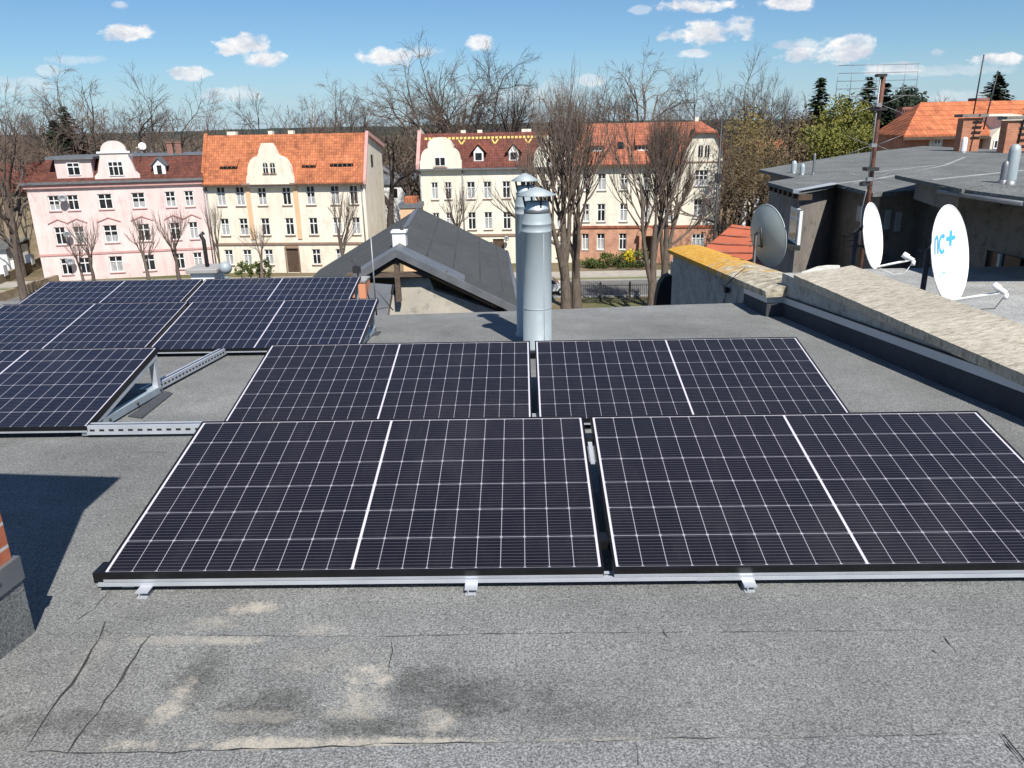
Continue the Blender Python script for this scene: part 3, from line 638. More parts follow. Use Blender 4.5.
# ------------------------------------------------------------------ satellite dishes
def dish(c,n,rw,label,body,Zbase,logo=False,arm=.45,dark=False):
    c=Vector(c); n=Vector(n).normalized(); root=empty('satellite_dish',(c.x-n.x*.2,c.y-n.y*.2,Zbase),label,'satellite dish','satellite dishes behind the parapet')
    a=Vector((0,0,1)).cross(n).normalized(); b_=n.cross(a)   # a: horizontal, b_: up
    mb=MB(); seg=48; rings=[(i/8) for i in range(9)]; dp=.09
    def pt(r,k,off): 
        w=2*math.pi*k/seg; return c+a*(r*rw*math.cos(w))+b_*(r*rw*1.10*math.sin(w))+n*(dp*r*r*rw/.4*.9+off-dp*.6)
    for off,flip in ((0,False),(-.006,True)):
        n0=len(mb.v)
        for r in rings:
            for k in range(seg): mb.v.append(tuple(pt(max(r,.001),k,off)))
        for i in range(8):
            for k in range(seg):
                q=(k+1)%seg; f=(n0+i*seg+k,n0+i*seg+q,n0+(i+1)*seg+q,n0+(i+1)*seg+k)
                mb.f.append(f[::-1] if flip else f); mb.mi.append(0); mb.sm.append(True)
    n0=0
    mb2=MB(); mb2.tube([pt(1.0,k,-.003) for k in range(seg+1)],.006,6,caps=False)
    refl=mb.build('reflector',body,root); mb2.build('rim',body,refl)
    # mount
    base=c-n*.17
    mm=MB(); mm.tube([(base.x,base.y,Zbase),(base.x,base.y,base.z+.05)],.024,10); mm.build('mast',MT['dark_metal'],root)
    mm=MB(); mm.tube([c-n*.10+b_*.10,base+Vector((0,0,.06))],.016,8); mm.tube([c-n*.10-b_*.10,base-Vector((0,0,.08))],.016,8)
    mm.tube([c-n*.088+b_*.13,c-n*.088-b_*.13],.016,8)
    for s_ in (-.08,-.02,.06): mm.tube([base+Vector((0,0,s_))-n*.09,base+Vector((0,0,s_))+n*.02],.006,6)
    mm.build('mount',MT['dark_metal'],root)
    if not arm: return root
    tip=c+n*arm-b_*(rw*.93); st_=c-b_*(rw*1.04)+n*.03
    mm=MB(); mm.tube([st_-n*.05,st_+n*.02,tip],.013,6); mm.build('feed_arm',MT['white'],root)
    d2=(c-tip).normalized(); mm=MB(); mm.tube([tip-d2*.02,tip+d2*.04,tip+d2*.045,tip+d2*.10],[.022,.022,.032,.032],12)
    mm.tube([tip-d2*.02,tip-d2*.02+Vector((0,0,-.05))],.02,8); hd=mm.build('feed_head',MT['white'],root)
    mm=MB(); mm.tube([tip-Vector((0,0,.05)),tip-Vector((0,0,.14))-n*.05,tip*.5+st_*.5-Vector((0,0,.12)),st_-n*.02],.004,5); mm.build('cable',MT['dark_metal'] if dark else MT['white'],root)
    if logo:
        def L(u,v): 
            r2=((u/rw)**2+(v/(rw*1.1))**2); return c+a*u+b_*v+n*(dp*r2*rw/.4*.9+.0025-dp*.6)
        def stroke(pts,w,nm):
            q=MB()
            for (u0,v0),(u1,v1) in zip(pts,pts[1:]):
                du,dv=u1-u0,v1-v0; l=math.hypot(du,dv); nu,nv=-dv/l*w/2,du/l*w/2
                q.face([L(u0+nu,v0+nv),L(u1+nu,v1+nv),L(u1-nu,v1-nv),L(u0-nu,v0-nv)][::-1])
            o=q.build(nm,MT['blue'],refl); return o
        V0=.095
        stroke([(-.175,V0-.075),(-.175,V0+.075)],.030,'letter_n')
        arc=[(-.130+.045*math.cos(R(t)),V0+.028+.045*math.sin(R(t))) for t in range(180,-1,-20)]+[(-.085,V0-.075)]
        stroke(arc,.030,'letter_n')
        arc=[(.015+.062*math.cos(R(t)),V0+.062*math.sin(R(t))*1.15) for t in range(50,311,20)]
        stroke(arc,.032,'letter_c')
        stroke([(.09,V0+.035),(.225,V0+.035)],.036,'plus_sign'); stroke([(.1575,V0+.1025),(.1575,V0-.0325)],.036,'plus_sign')
        stroke([(-.13,-.17),(-.10,-.17)],.016,'small_mark'); stroke([(-.04,-.155),(.02,-.155)],.012,'small_mark')
        stroke([(-.05,-.37),(-.03,-.37)],.010,'small_mark')
    return root
def nrm(ang,el): return (math.cos(R(ang))*math.cos(R(el)),math.sin(R(ang))*math.cos(R(el)),math.sin(R(el)))
p=atY(948,254.5,6.9); dish(p,nrm(-48.5,12),.385,'large white satellite dish marked nc+ on its face, nearest of three',MT['white'],11.65,True,.42,True)
p=atY(872.5,236,8.4); dish(p,nrm(-39,12),.315,'white unmarked satellite dish seen nearly edge on at the foot of the rusty mast',MT['white'],11.65,False,.36)
p=atY(767,236,10.2); dish(p,nrm(20,8),.365,'grey green satellite dish seen from behind, left of the white ones',MT['dish_grey'],9.6,False,0)

# ------------------------------------------------------------------ rusty antenna mast
p=atY(872,170,9.6); X=p.x; zt=atY(881,77,9.6).z
ms=empty('antenna_mast',(X,9.6,11.6),'tall rusty antenna mast with wire grid reflector behind the dishes','antenna mast')
mb=MB(); mb.tube([(X,9.6,11.5),(X,9.6,zt-.45),(X+.004,9.6,zt)],[.027,.025,.025],14); mb.build('pole',MT['rust'],ms)
mb=MB(); gw=.90; gz=zt+.14
for i in range(5): mb.tube([(X-.46,9.75,gz-i*.085),(X+.46,9.75,gz-i*.085)],.0035,4)
for u in (-.46,-.30,-.01,.06,.31,.46): mb.tube([(X+u,9.752,gz),(X+u,9.752,gz-.36)],.0035,4)
mb.build('grid_reflector',MT['wire'],ms)
mb=MB(); mb.tube([(X-.06,9.53,zt+.02),(X-.06,9.53,zt-1.1)],.009,6)
for k,zz in enumerate((zt-.30,zt-.74,zt-1.12)):
    for s_ in (-1,1):
        for d in (-1,1): mb.tube([(X-.06+s_*.03,9.5,zz),(X-.06+s_*.30,9.5,zz+d*.10)],.0026,4)
    mb.box(X-.09,X-.03,9.48,9.54,zz-.02,zz+.02)
mb.build('dipoles',MT['wire'],ms)
for q in ((X-.10,X+.0,9.5,9.6,zt+.0,zt+.03),(X-.09,X+.05,9.5,9.66,zt-.36,zt-.33),(X-.09,X+.05,9.52,9.66,zt-1.03,zt-.99),(X-.13,X-.05,9.5,9.6,zt-1.2,zt-1.15)): mb=MB(); mb.box(*q); mb.build('bracket',MT['dark_metal'],ms)
mb=MB(); mb.tube([(X-.05,9.52,zt-1.1),(X-.09,9.55,zt-1.5),(X-.06,9.55,zt-1.9)],.004,5); mb.build('cable',MT['wire'],ms)

# ------------------------------------------------------------------ barn with open timber gable
bn=empty('barn',(-3,20,0),'barn with dark felt gable roof and open timber gable in the middle distance','barn')
A0=Vector((-2.9,18.0,11.33)); A1=Vector((-3.34,26.0,11.33)); sl_=.50; Rw=2.78; Lw=3.45
def brf(u,y,dz=0):  # u offset from ridge
    t=(y-18)/8; rx=A0.x+(A1.x-A0.x)*t; return (rx+u,y,11.33+.02*(y-18)-abs(u)*(.505 if u>0 else .57)+dz)
mb=MB(); th=.12
for (ua,ub) in ((0,Rw),(-Lw,0)):
    n=[brf(ua,18),brf(ub,18),brf(ub,26),brf(ua,26)]; mb.slab([Vector(q) for q in n],th)
mb.build('roof',MT['felt_barn'],bn)
mb=MB()
for (ua,ub) in ((0,Rw+.03),(-Lw,0)):
    mb.hexa([Vector(brf(ua,17.93,-.16)),Vector(brf(ub,17.93,-.16)),Vector(brf(ub,18.0,-.16)),Vector(brf(ua,18.0,-.16)),Vector(brf(ua,17.93,.02)),Vector(brf(ub,17.93,.02)),Vector(brf(ub,18.0,.02)),Vector(brf(ua,18.0,.02))])
for (ua,ub) in ((0,1.55),(-2.5,0)):
    mb.slab([Vector(brf(ua,18.0,.022)),Vector(brf(ub,18.0,.022)),Vector(brf(ub,18.75,.022)),Vector(brf(ua,18.75,.022))],.02)
mb.build('verge_flashing',MT['gut'],bn)
for u_ in (.62,1.25,1.9,2.45):
    mb=MB(); mb.slab([Vector(brf(u_,18.8,.004)),Vector(brf(u_+.04,18.8,.004)),Vector(brf(u_+.04,25.9,.004)),Vector(brf(u_,25.9,.004))],.012); mb.build('felt_lap',MT['felt_up'],bn)
mb=MB(); 
for y0,y1 in ((20.0,21.2),(22.0,26.0)): mb.slab([Vector(brf(-.22,y0,.03)),Vector(brf(.001,y0,.028)),Vector(brf(.001,y1,.028)),Vector(brf(-.22,y1,.03))],.02)
mb.build('ridge_strip',MT['gut'],bn)
mb=MB(); mb.tube([brf(Rw+.04,17.95,-.06),brf(Rw+.04,26,-.06)],.07,8); mb.build('gutter',MT['gut'],bn)
# walls
mb=MB()
wy=18.28
g=[(-5.9,wy,0),(-.45,wy,0),(-.45,wy,9.72),(-1.6,wy,10.15),(-2.1,wy,10.32),(-2.2,wy,10.62),(-2.95,wy,10.66),(-3.0,wy,10.2),(-3.5,wy,10.22),(-3.55,wy,9.9),(-5.9,wy,9.2)]
k=len(g); mb.v+=[(x,y,z) for x,y,z in g]+[(x,y+.3,z) for x,y,z in g]; mb.f.append(tuple(range(k))); mb.f.append(tuple(range(2*k-1,k-1,-1))); mb.mi+=[0,0]; mb.sm+=[False]*2
for i in range(k):
    j=(i+1)%k; mb.f.append((j,i,k+i,k+j)); mb.mi.append(0); mb.sm.append(False)
mb.box(-.75,-.45,wy,25.8,0,9.72); mb.box(-6.25,-5.95,wy,25.8,0,9.05); mb.box(-5.95,-.75,25.5,25.8,0,9.3)
mb.build('wall',MT['pl_barn'],bn)
mb=MB(); mb.box(-6.4,-.75,wy+.35,25.4,8.6,8.7); mb.build('loft_floor',MT['wood'],bn)
for (a,b_,w) in [((-2.92,18.12,11.25),(-2.92,18.12,10.1),.06),((-4.1,18.12,10.74),(-1.75,18.12,10.74),.055)]:
    mb=MB(); a=Vector(a); b_=Vector(b_)
    if abs(a.z-b_.z)>.1: mb.box(a.x-w,a.x+w,a.y-w,a.y+w,b_.z,a.z-.1)
    else: mb.box(min(a.x,b_.x),max(a.x,b_.x),a.y-w-.003,a.y+w+.003,a.z-w,a.z+w)
    mb.build('timber',MT['wood'],bn)
for s_ in (-1,1):
    mb=MB(); e=Vector(brf(s_*2.3,18.12,-.22)); t0=Vector(brf(s_*.05,18.12,-.22)); mb.tube([t0,e],.07,4,smooth=False); mb.build('rafter',MT['wood'],bn)
mb=MB(); c=brf(0,19.1); mb.box(c[0]-.16,c[0]+.16,18.95,19.25,c[2]-.3,c[2]+.24); mb.box(c[0]-.185,c[0]+.185,18.92,19.28,c[2]+.24,c[2]+.29)
cb=mb.build('chimney',MT['white'],bn)
mb=MB(); mb.lathe((c[0]+.06,19.1,0),[(.04,c[2]+.29),(.04,c[2]+.36),(.0,c[2]+.36)],10); mb.build('pot',MT['dark_metal'],cb)
# cable from the roof to the barn
# ------------------------------------------------------------------ terraced houses (far side of the street)
class Fr:
    def __init__(s,P0,P1):
        s.o=Vector((P0[0],P0[1],0)); e=Vector((P1[0],P1[1],0)); s.W=(e-s.o).length; s.d=(e-s.o).normalized(); s.n=Vector((s.d.y,-s.d.x,0))
    def __call__(s,u,v,w): return s.o+s.d*u-s.n*v+Vector((0,0,w))      # v = depth behind the facade
    def px(s,x,y):
        d=ray(x,y); t=(s.o-CAM).dot(s.n)/d.dot(s.n); p=CAM+d*t; return ((p-s.o).dot(s.d),p.z)
def facade(mb,fr,W,H,rects,th=.3,rev=.16):
    us=sorted(set([0,W]+[r for q in rects for r in (q[0],q[1])])); ws=sorted(set([0,H]+[r for q in rects for r in (q[2],q[3])]))
    for a,b_ in zip(us,us[1:]):
        for c,d in zip(ws,ws[1:]):
            mu,mw=(a+b_)/2,(c+d)/2
            if any(q[0]<mu<q[1] and q[2]<mw<q[3] for q in rects): continue
            mb.face([fr(a,0,c),fr(b_,0,c),fr(b_,0,d),fr(a,0,d)])
    for (a,b_,c,d) in rects:
        mb.face([fr(a,0,c),fr(a,rev,c),fr(a,rev,d),fr(a,0,d)][::-1]); mb.face([fr(b_,0,c),fr(b_,rev,c),fr(b_,rev,d),fr(b_,0,d)])
        mb.face([fr(a,0,d),fr(a,rev,d),fr(b_,rev,d),fr(b_,0,d)][::-1]); mb.face([fr(a,0,c),fr(b_,0,c),fr(b_,rev,c),fr(a,rev,c)][::-1])
wr=random.Random(11)
def window(fr,par,r,v=.10,mull=1,sill=True,curtain=None,transom=.66,fw=.075):
    a,b_,c,d=r; mb=MB()
    mb.box(a,a+fw,v,v+.06,c,d,fr); mb.box(b_-fw,b_,v,v+.06,c,d,fr); mb.box(a+fw,b_-fw,v,v+.06,c,c+fw,fr); mb.box(a+fw,b_-fw,v,v+.06,d-fw,d,fr)
    for i in range(mull):
        m_=a+(b_-a)*(i+1)/(mull+1); mb.box(m_-fw*.55,m_+fw*.55,v,v+.06,c+fw,d-fw,fr)
    if transom:
        t=c+(d-c)*transom; 
        xs=[a+fw]+[a+(b_-a)*(i+1)/(mull+1) for i in range(mull)]+[b_-fw]
        for i,(p,q) in enumerate(zip(xs,xs[1:])): mb.box(p+(fw*.55 if i else 0),q-(fw*.55 if i<mull else 0),v+.001,v+.059,t-fw*.6,t+fw*.6,fr)
    w=mb.build('window',MT['win'],par)
    g=MB(); g.box(a+.01,b_-.01,v+.05,v+.055,c+.01,d-.01,fr); g.build('pane',MT['glass'],w)
    if curtain is None: curtain=wr.random()<.62
    if curtain:
        k=wr.choice((.62,.62,.45)); g=MB(); e=c+(d-c)*k
        g.box(a+fw,b_-fw,v+.045,v+.049,c+fw,e-fw*.5,fr); g.build('curtain',MT['curt'],w)
    if sill:
        g=MB(); g.box(a-.10,b_+.10,-.09,v,c-.10,c-.01,fr); g.build('sill',sill if not isinstance(sill,bool) else MT['kerb'],w)
    return w
def rect(fr,cx,cy,w,h,yw=None,snap=None):
    u,z=fr.px(cx,cy); sc=(fr.px(cx+1,cy)[0]-u); a=w*sc/2; b_=h*sc/2*1.04
    if snap is not None: z=snap
    return (u-a,u+a,z-b_,z+b_)
def shape(fr,pts,v0,v1,mb):           # pts in (u,w), extruded in depth
    k=len(pts); lo=[fr(u,v0,w) for u,w in pts]; hi=[fr(u,v1,w) for u,w in pts]; n=len(mb.v); mb.v+=[tuple(p) for p in lo+hi]
    mb.f.append(tuple(range(n,n+k))); mb.f.append(tuple(range(n+2*k-1,n+k-1,-1))); mb.mi+=[mb.m]*2; mb.sm+=[False]*2
    for i in range(k):
        j=(i+1)%k; mb.f.append((n+j,n+i,n+k+i,n+k+j)); mb.mi.append(mb.m); mb.sm.append(False)
def roofslab(fr,par,quads,mat,name='roof',th=.15):
    mb=MB()
    for q in quads: mb.slab([fr(*p) for p in q],th)
    return mb.build(name,mat,par)
def pipe_down(fr,par,u,z0,z1):
    mb=MB(); mb.tube([fr(u,-.10,z0),fr(u,-.10,z1)],.06,8); mb.build('downpipe',MT['gut'],par)
# --- pink house
fp=Fr((-47.6,76.9),(atY(204,182,80.3).x,80.3)); Wp=fp.W
pk=empty('pink_house',(-40,80,0),'pink three storey house with dark red mansard roof and white round gable, far left','house')
cols=[(53.7,11),(72.9,11),(105.2,14),(138.7,13),(170.8,10),(189.6,9)]
rr=[]; 
z1_=fp.px(120,201)[1]; 
for cx_,w in cols: rr.append(rect(fp,cx_,201,w,15.5,snap=z1_+.0))
zr2=fp.px(120,233.5)[1]; zr3=fp.px(120,264)[1]
rows_p=[(q[0],q[1],zr2-.85,zr2+.85) for q in rr]+[(q[0],q[1],zr3-.8,zr3+.8) for q in rr]
H=fp.px(120,182.3)[1]; mb=MB(); facade(mb,fp,Wp,H,rr+rows_p)
mb.face([fp(0,0,0),fp(0,0,H),fp(0,10,H),fp(0,10,0)]); mb.face([fp(Wp,0,0),fp(Wp,10,0),fp(Wp,10,H),fp(Wp,0,H)]); mb.face([fp(0,10,0),fp(0,10,H),fp(Wp,10,H),fp(Wp,10,0)])
mb.build('wall',MT['pink'],pk)
for q in rr+rows_p: window(fp,pk,q,mull=1,sill=MT['pink2'])
mb=MB(); mb.box(-.45,Wp,-.45,-.05,H+.0,H+.22,fp); mb.build('gutter',MT['gut'],pk)
mb=MB(); mb.box(-.2,Wp,-.25,-.002,H-.38,H-.003,fp); mb.build('cornice',MT['pink2'],pk)
zz=fp.px(120,252)[1]; mb=MB(); mb.box(-.02,Wp,-.07,-.002,zz-.10,zz+.10,fp); mb.build('string_course',MT['pink2'],pk)
# little pediments over the middle windows
for q in rr:
    z_=zr2+1.15; uc=(q[0]+q[1])/2; hw=(q[1]-q[0])/2+.45; mb=MB()
    for a,b_,c,d in ((-hw,0,0,.42),(0,hw,.42,0)):
        shape(fp,[(uc+a,z_+c),(uc+b_,z_+d),(uc+b_,z_+d+.10),(uc+a,z_+c+.10)],-.08,-.002,mb)
    mb.build('pediment',MT['pink2'],pk)
ER=H+.2; TR=11.75; dp=1.9
roofslab(fp,pk,[[(-.4,-.4,ER),(Wp,-.4,ER),(Wp,dp,TR),(1.9,dp,TR)],[(-.4,-.4,ER),(1.9,dp,TR),(1.9,9,TR),(-.4,10.4,ER)]],MT['tile_dk'])
mb=MB(); mb.slab([fp(1.6,dp-.15,TR+.12),fp(Wp,dp-.15,TR+.12),fp(Wp,9,TR+.12),fp(1.6,9,TR+.12)],.16); mb.build('flat_roof',MT['gut'],pk)
mb=MB(); mb.box(1.9,Wp,dp,9,ER,TR-.03,fp); mb.build('attic_core',MT['tile_dk'],pk)
# dormers
u0,w0=fp.px(56,177); u1,w1_=fp.px(90,158)
dm=MB(); dm.box(u0+.1,u1,-.05,2.2,ER-.02,TR-.12,fp); d1=dm.build('dormer',MT['pink'],pk)
dm=MB(); dm.box(u0-.55,u1+.35,-.35,2.3,TR-.119,TR+.10,fp); dm.build('dormer_roof',MT['gut'],d1)
q=rect(fp,74,171-2.,13,13); window(fp,pk,q,v=-.12,sill=False,curtain=False)
uc=fp.px(117,170)[0]; wc=fp.px(117,176)[1]; g=MB()
hw=2.05; pts=[(uc-hw,ER-.15),(uc+hw,ER-.15),(uc+hw,ER+.45),(uc+hw-.35,ER+.8),(uc+hw-.5,ER+1.4),(uc+hw-.75,ER+2.2),(uc+hw-.75,ER+2.6)]
pts+=[(uc+1.15*math.cos(R(t)),ER+2.75+.95*math.sin(R(t))) for t in range(0,181,15)]
pts+=[(uc-hw+.75,ER+2.6),(uc-hw+.75,ER+2.2),(uc-hw+.5,ER+1.4),(uc-hw+.35,ER+.8),(uc-hw,ER+.45)]
shape(fp,pts,-.22,.25,g); g.box(uc-1.2,uc+1.2,.25,2.3,ER,ER+2.3,fp); gg=g.build('round_gable',MT['pale'] if False else pm('pale_pink_render',(.72,.62,.58),(.67,.56,.52),.6,.9),pk)
g=MB(); g.box(uc-1.5,uc+1.5,-.34,-.222,ER+2.55,ER+2.72,fp); g.build('moulding',MT['win'],gg)
q=rect(fp,116.6,170-1.5,15,14.5); window(fp,pk,q,v=-.29,mull=2,sill=False,curtain=False)
uc2,wz=fp.px(159,168); g=MB(); g.box(uc2-.55,uc2+.55,.1,1.6,ER+.3,ER+1.35,fp); shape(fp,[(uc2-.55,ER+1.35),(uc2+.55,ER+1.35),(uc2,ER+1.95)],.1,1.6,g); d2=g.build('dormer',MT['win'],pk)
g=MB()
for s_ in (-1,1): g.slab([fp(uc2,-.1,ER+2.1),fp(uc2+s_*.8,-.1,ER+1.3),fp(uc2+s_*.8,1.9,ER+1.3),fp(uc2,1.9,ER+2.1)],.1)
g.build('dormer_roof',MT['gut'],d2)
g=MB(); g.box(uc2-.22,uc2+.22,.07,.098,ER+.5,ER+1.3,fp); g.build('pane',MT['glass'],d2)
for x_ in (97,163,172):
    u,_=fp.px(x_,150); g=MB(); g.box(u-.27,u+.27,3.2,3.9,TR,TR+1.15,fp); g.box(u-.32,u+.32,3.14,3.96,TR+1.151,TR+1.24,fp); g.build('chimney',MT['brickdk'],pk)
def sdish(fr,par,x_,y_,rpx,v=-.5,mat=None):
    u,w=fr.px(x_,y_); c=fr(u,v,w); r=rpx*.1; mb=MB(); ax=(fr.n+Vector((.25,0,.25))).normalized()
    mb.lathe(c,[(0,0),(r*.5,.03),(r,.12),(r*1.02,.10),(r*.5,.01),(0,-.02)],20,axis=ax); mb.tube([c-ax*.02,fr(u,0,w-.1)],.03,6)
    mb.tube([c,c+ax*.4-Vector((0,0,.25))],.02,5)
    return mb
for x_,y_,r_,lab in ((64,198,4,'round grey satellite dish between the top left windows of the pink house'),(69,234,3.6,'satellite dish between the middle left windows of the pink house'),(72,261,4,'satellite dish low on the left of the pink house')):
    tag(sdish(fp,None,x_,y_,r_).build('small_dish',MT['gut']),lab,'satellite dish')
tag(sdish(fp,None,136,147,3.6,v=2.5).build('small_dish',MT['white']),'white satellite dish on the roof of the pink house','satellite dish')
pipe_down(fp,pk,Wp-.15,0,H)
# --- cream house with orange roof
fo=Fr((atY(204,180,80.32).x,80.32),(atY(364,180,79.2).x,79.2)); Wo=fo.W
oh=empty('cream_house',(-23,82,0),'cream three storey house with bright orange tile roof and curved gable','house')
cols=[(221,8.6),(240,8.6),(262,8.6),(286.5,8.6),(310.6,8.6),(335,8.6),(353.7,8.2)]
z1_=fo.px(290,195.5)[1]; z2_=fo.px(290,226.5)[1]; z3_=fo.px(290,257)[1]
r1=[rect(fo,c,196,w,17.5,snap=z1_) for c,w in cols]
r2=[(q[0],q[1],z2_-.85,z2_+.85) for q in r1]; r3=[(q[0],q[1],z3_-.78,z3_+.78) for i,q in enumerate(r1) if i!=3]
uc=(fo.px(293.5,265)[0]); dr=(uc-.65,uc+.65,.02,2.5)
H=fo.px(285,181.3)[1]; mb=MB(); facade(mb,fo,Wo,H,r1+r2+r3+[dr])
dpth=8.0; RZ=13.5; rv=1.9; HB=12.2
mb.face([fo(0,0,0),fo(0,0,H),fo(0,dpth,HB),fo(0,dpth,0)]); mb.face([fo(0,dpth,0),fo(0,dpth,HB),fo(Wo,dpth,HB),fo(Wo,dpth,0)])
mb.face([fo(Wo,0,0),fo(Wo,dpth,0),fo(Wo,dpth,HB),fo(Wo,rv,RZ),fo(Wo,0,H)]); mb.face([fo(0,0,H),fo(0,rv,RZ),fo(0,dpth,HB)])
mb.build('wall',MT['cream'],oh)
for i,q in enumerate(r1+r2+r3): window(fo,oh,q,sill=MT['ybrown'])
g=MB(); g.box(dr[0],dr[1],.14,.2,.02,2.5,fo); g.build('door',MT['door'],oh)
g=MB(); g.box(dr[0]-.12,dr[0]-.002,-.05,.1,0,2.5,fo); g.box(dr[1]+.002,dr[1]+.12,-.05,.1,0,2.5,fo); shape(fo,[(uc+.77*math.cos(R(t)),2.5+.5*math.sin(R(t))) for t in range(0,181,20)],-.05,.02,g); g.build('door_arch',MT['ybrown'],oh)
roofslab(fo,oh,[[(0,-.35,H-.15),(Wo-.05,-.35,H-.15),(Wo-.05,rv,RZ+.05),(0,rv,RZ+.05)],[(0,dpth+.35,HB-.05),(0,rv,RZ+.05),(Wo-.05,rv,RZ+.05),(Wo-.05,dpth+.35,HB-.05)]],MT['tile_or'])
g=MB(); g.box(.0,Wo,-.5,-.33,H-.42,H-.25,fo); g.build('gutter',MT['door'],oh)
g=MB()
for u_ in (Wo-.02,):
    for (v0,z0_,v1,z1q) in ((-.35,H-.1,rv,RZ+.1),(rv,RZ+.1,dpth+.35,HB)):
        g.hexa([fo(u_,v0,z0_-.25),fo(u_+.3,v0,z0_-.25),fo(u_+.3,v1,z1q-.25),fo(u_,v1,z1q-.25),fo(u_,v0,z0_+.12),fo(u_+.3,v0,z0_+.12),fo(u_+.3,v1,z1q+.12),fo(u_,v1,z1q+.12)])
g.build('verge',MT['pink2'],oh)
g=MB(); u_=0
g.hexa([fo(-.25,-.3,H-.2),fo(.1,-.3,H-.2),fo(.1,rv,RZ-.2),fo(-.25,rv,RZ-.2),fo(-.25,-.3,H+.2),fo(.1,-.3,H+.2),fo(.1,rv,RZ+.25),fo(-.25,rv,RZ+.25)]); g.build('fire_wall',MT['tile_or'],oh)
# curved gable
uc=fo.px(271.5,180)[0]; g=MB(); hw=2.45
z_=H-.6
pts=[(uc-hw,z_),(uc+hw,z_),(uc+hw,z_+.6)]
pts+=[(uc+hw-.05,z_+1.0)]+[(uc+1.05+1.2*math.cos(R(t)),z_+1.2+1.85*math.sin(R(t))) for t in range(5,91,12)]
pts+=[(uc+.95,z_+3.2),(uc+.78,z_+3.7),(uc+.55,z_+4.1),(uc+.5,z_+4.25),(uc-.5,z_+4.25),(uc-.55,z_+4.1),(uc-.78,z_+3.7),(uc-.95,z_+3.2)]
pts+=[(uc-1.05-1.2*math.cos(R(t)),z_+1.2+1.85*math.sin(R(t))) for t in range(89,4,-12)]+[(uc-hw+.05,z_+1.0),(uc-hw,z_+.6)]
shape(fo,pts,-.36,.3,g); g.box(uc-1.6,uc+1.6,.3,3.2,H-.2,z_+2.8,fo); gg=g.build('curved_gable',MT['cream'],oh)
for x_ in (266.8,274):
    q=rect(fo,x_,167.5,4.6,9.5); g=MB(); r_=(q[1]-q[0])/2; cu=(q[0]+q[1])/2
    shape(fo,[(q[0],q[2]),(q[1],q[2]),(q[1],q[3]-r_)]+[(cu+r_*math.cos(R(t)),q[3]-r_+r_*math.sin(R(t))) for t in range(30,151,30)]+[(q[0],q[3]-r_)],-.375,-.362,g); w_=g.build('window',MT['glass'],oh)
    g=MB(); g.box(cu-.03,cu+.03,-.39,-.376,q[2],q[3],fo); g.box(q[0],q[1],-.39,-.377,(q[2]+q[3])/2-.03,(q[2]+q[3])/2+.03,fo); g.build('mullion',MT['win'],w_)
    g=MB(); g.box(q[0]-.1,q[1]+.1,-.45,-.36,q[2]-.12,q[2]-.02,fo); g.build('sill',MT['ybrown'],w_)
for x_ in (249,296.5):
    u,_=fo.px(x_,200); g=MB(); g.box(u-.22,u+.22,-.10,-.002,3.45,H-.45,fo); g.build('pilaster',MT['cream2'],oh)
    g=MB(); g.box(u-.38,u+.38,-.5,-.362,H-.35,H-.12,fo); g.build('capital',MT['ybrown'],oh)
zz=fo.px(290,243.5)[1]; g=MB(); g.box(0,Wo,-.12,-.002,zz-.1,zz+.1,fo); g.build('string_course',MT['ybrown'],oh)
def rooflight(fr,par,x_,y_,w,h,n_=3,v=1.6,mat='tile_or',rvv=1.9):
    # low shed dormer
    sl2=(RZ-H)/rvv
    uc,_=fr.px(x_,y_); sc=.1035; a=w*sc/2; v=v; zb=H+sl2*v*1.0+.1
    g=MB(); g.box(uc-a,uc+a,v-.05,v+min(1.2,rvv*.5),zb-.1,zb+h*sc,fr); d=g.build('roof_dormer',MT['win'],par)
    g=MB(); g.slab([fr(uc-a-.25,v-.3,zb+h*sc-.02),fr(uc+a+.25,v-.3,zb+h*sc-.02),fr(uc+a+.25,v+(.5 if rvv<3 else 1.9),zb+h*sc+(.75 if rvv<3 else .9)),fr(uc-a-.25,v+(.5 if rvv<3 else 1.9),zb+h*sc+(.75 if rvv<3 else .9))],.08); g.build('dormer_roof',MT[mat],d)
    g=MB()
    for i in range(n_):
        s_=2*a/n_; g.box(uc-a+i*s_+.07,uc-a+(i+1)*s_-.07,v-.07,v-.052,zb+.03,zb+h*sc-.06,fr)
    g.build('pane',MT['glass'],d)
rooflight(fo,oh,228,169,13,5,3,.42); rooflight(fo,oh,308.5,168,9,5,2,.42); rooflight(fo,oh,341.5,167.5,18,6,4,.42)
for x_,w in ((222,.9),(262,.4),(283,.5)):
    u,_=fo.px(x_,136); g=MB(); g.box(u-w/2,u+w/2,rv+.3,rv+.9,RZ-.5,RZ+.38,fo); g.build('chimney',MT['pale'],oh)
pipe_down(fo,oh,.12,0,H-.4); pipe_down(fo,oh,Wo-.3,0,H-.4)
g=MB(); u,z_=Wo,0; g.box(Wo+.002,Wo+.03,3.2,3.9,10.2,11.4,fo); g.build('side_window',MT['glass'],oh)
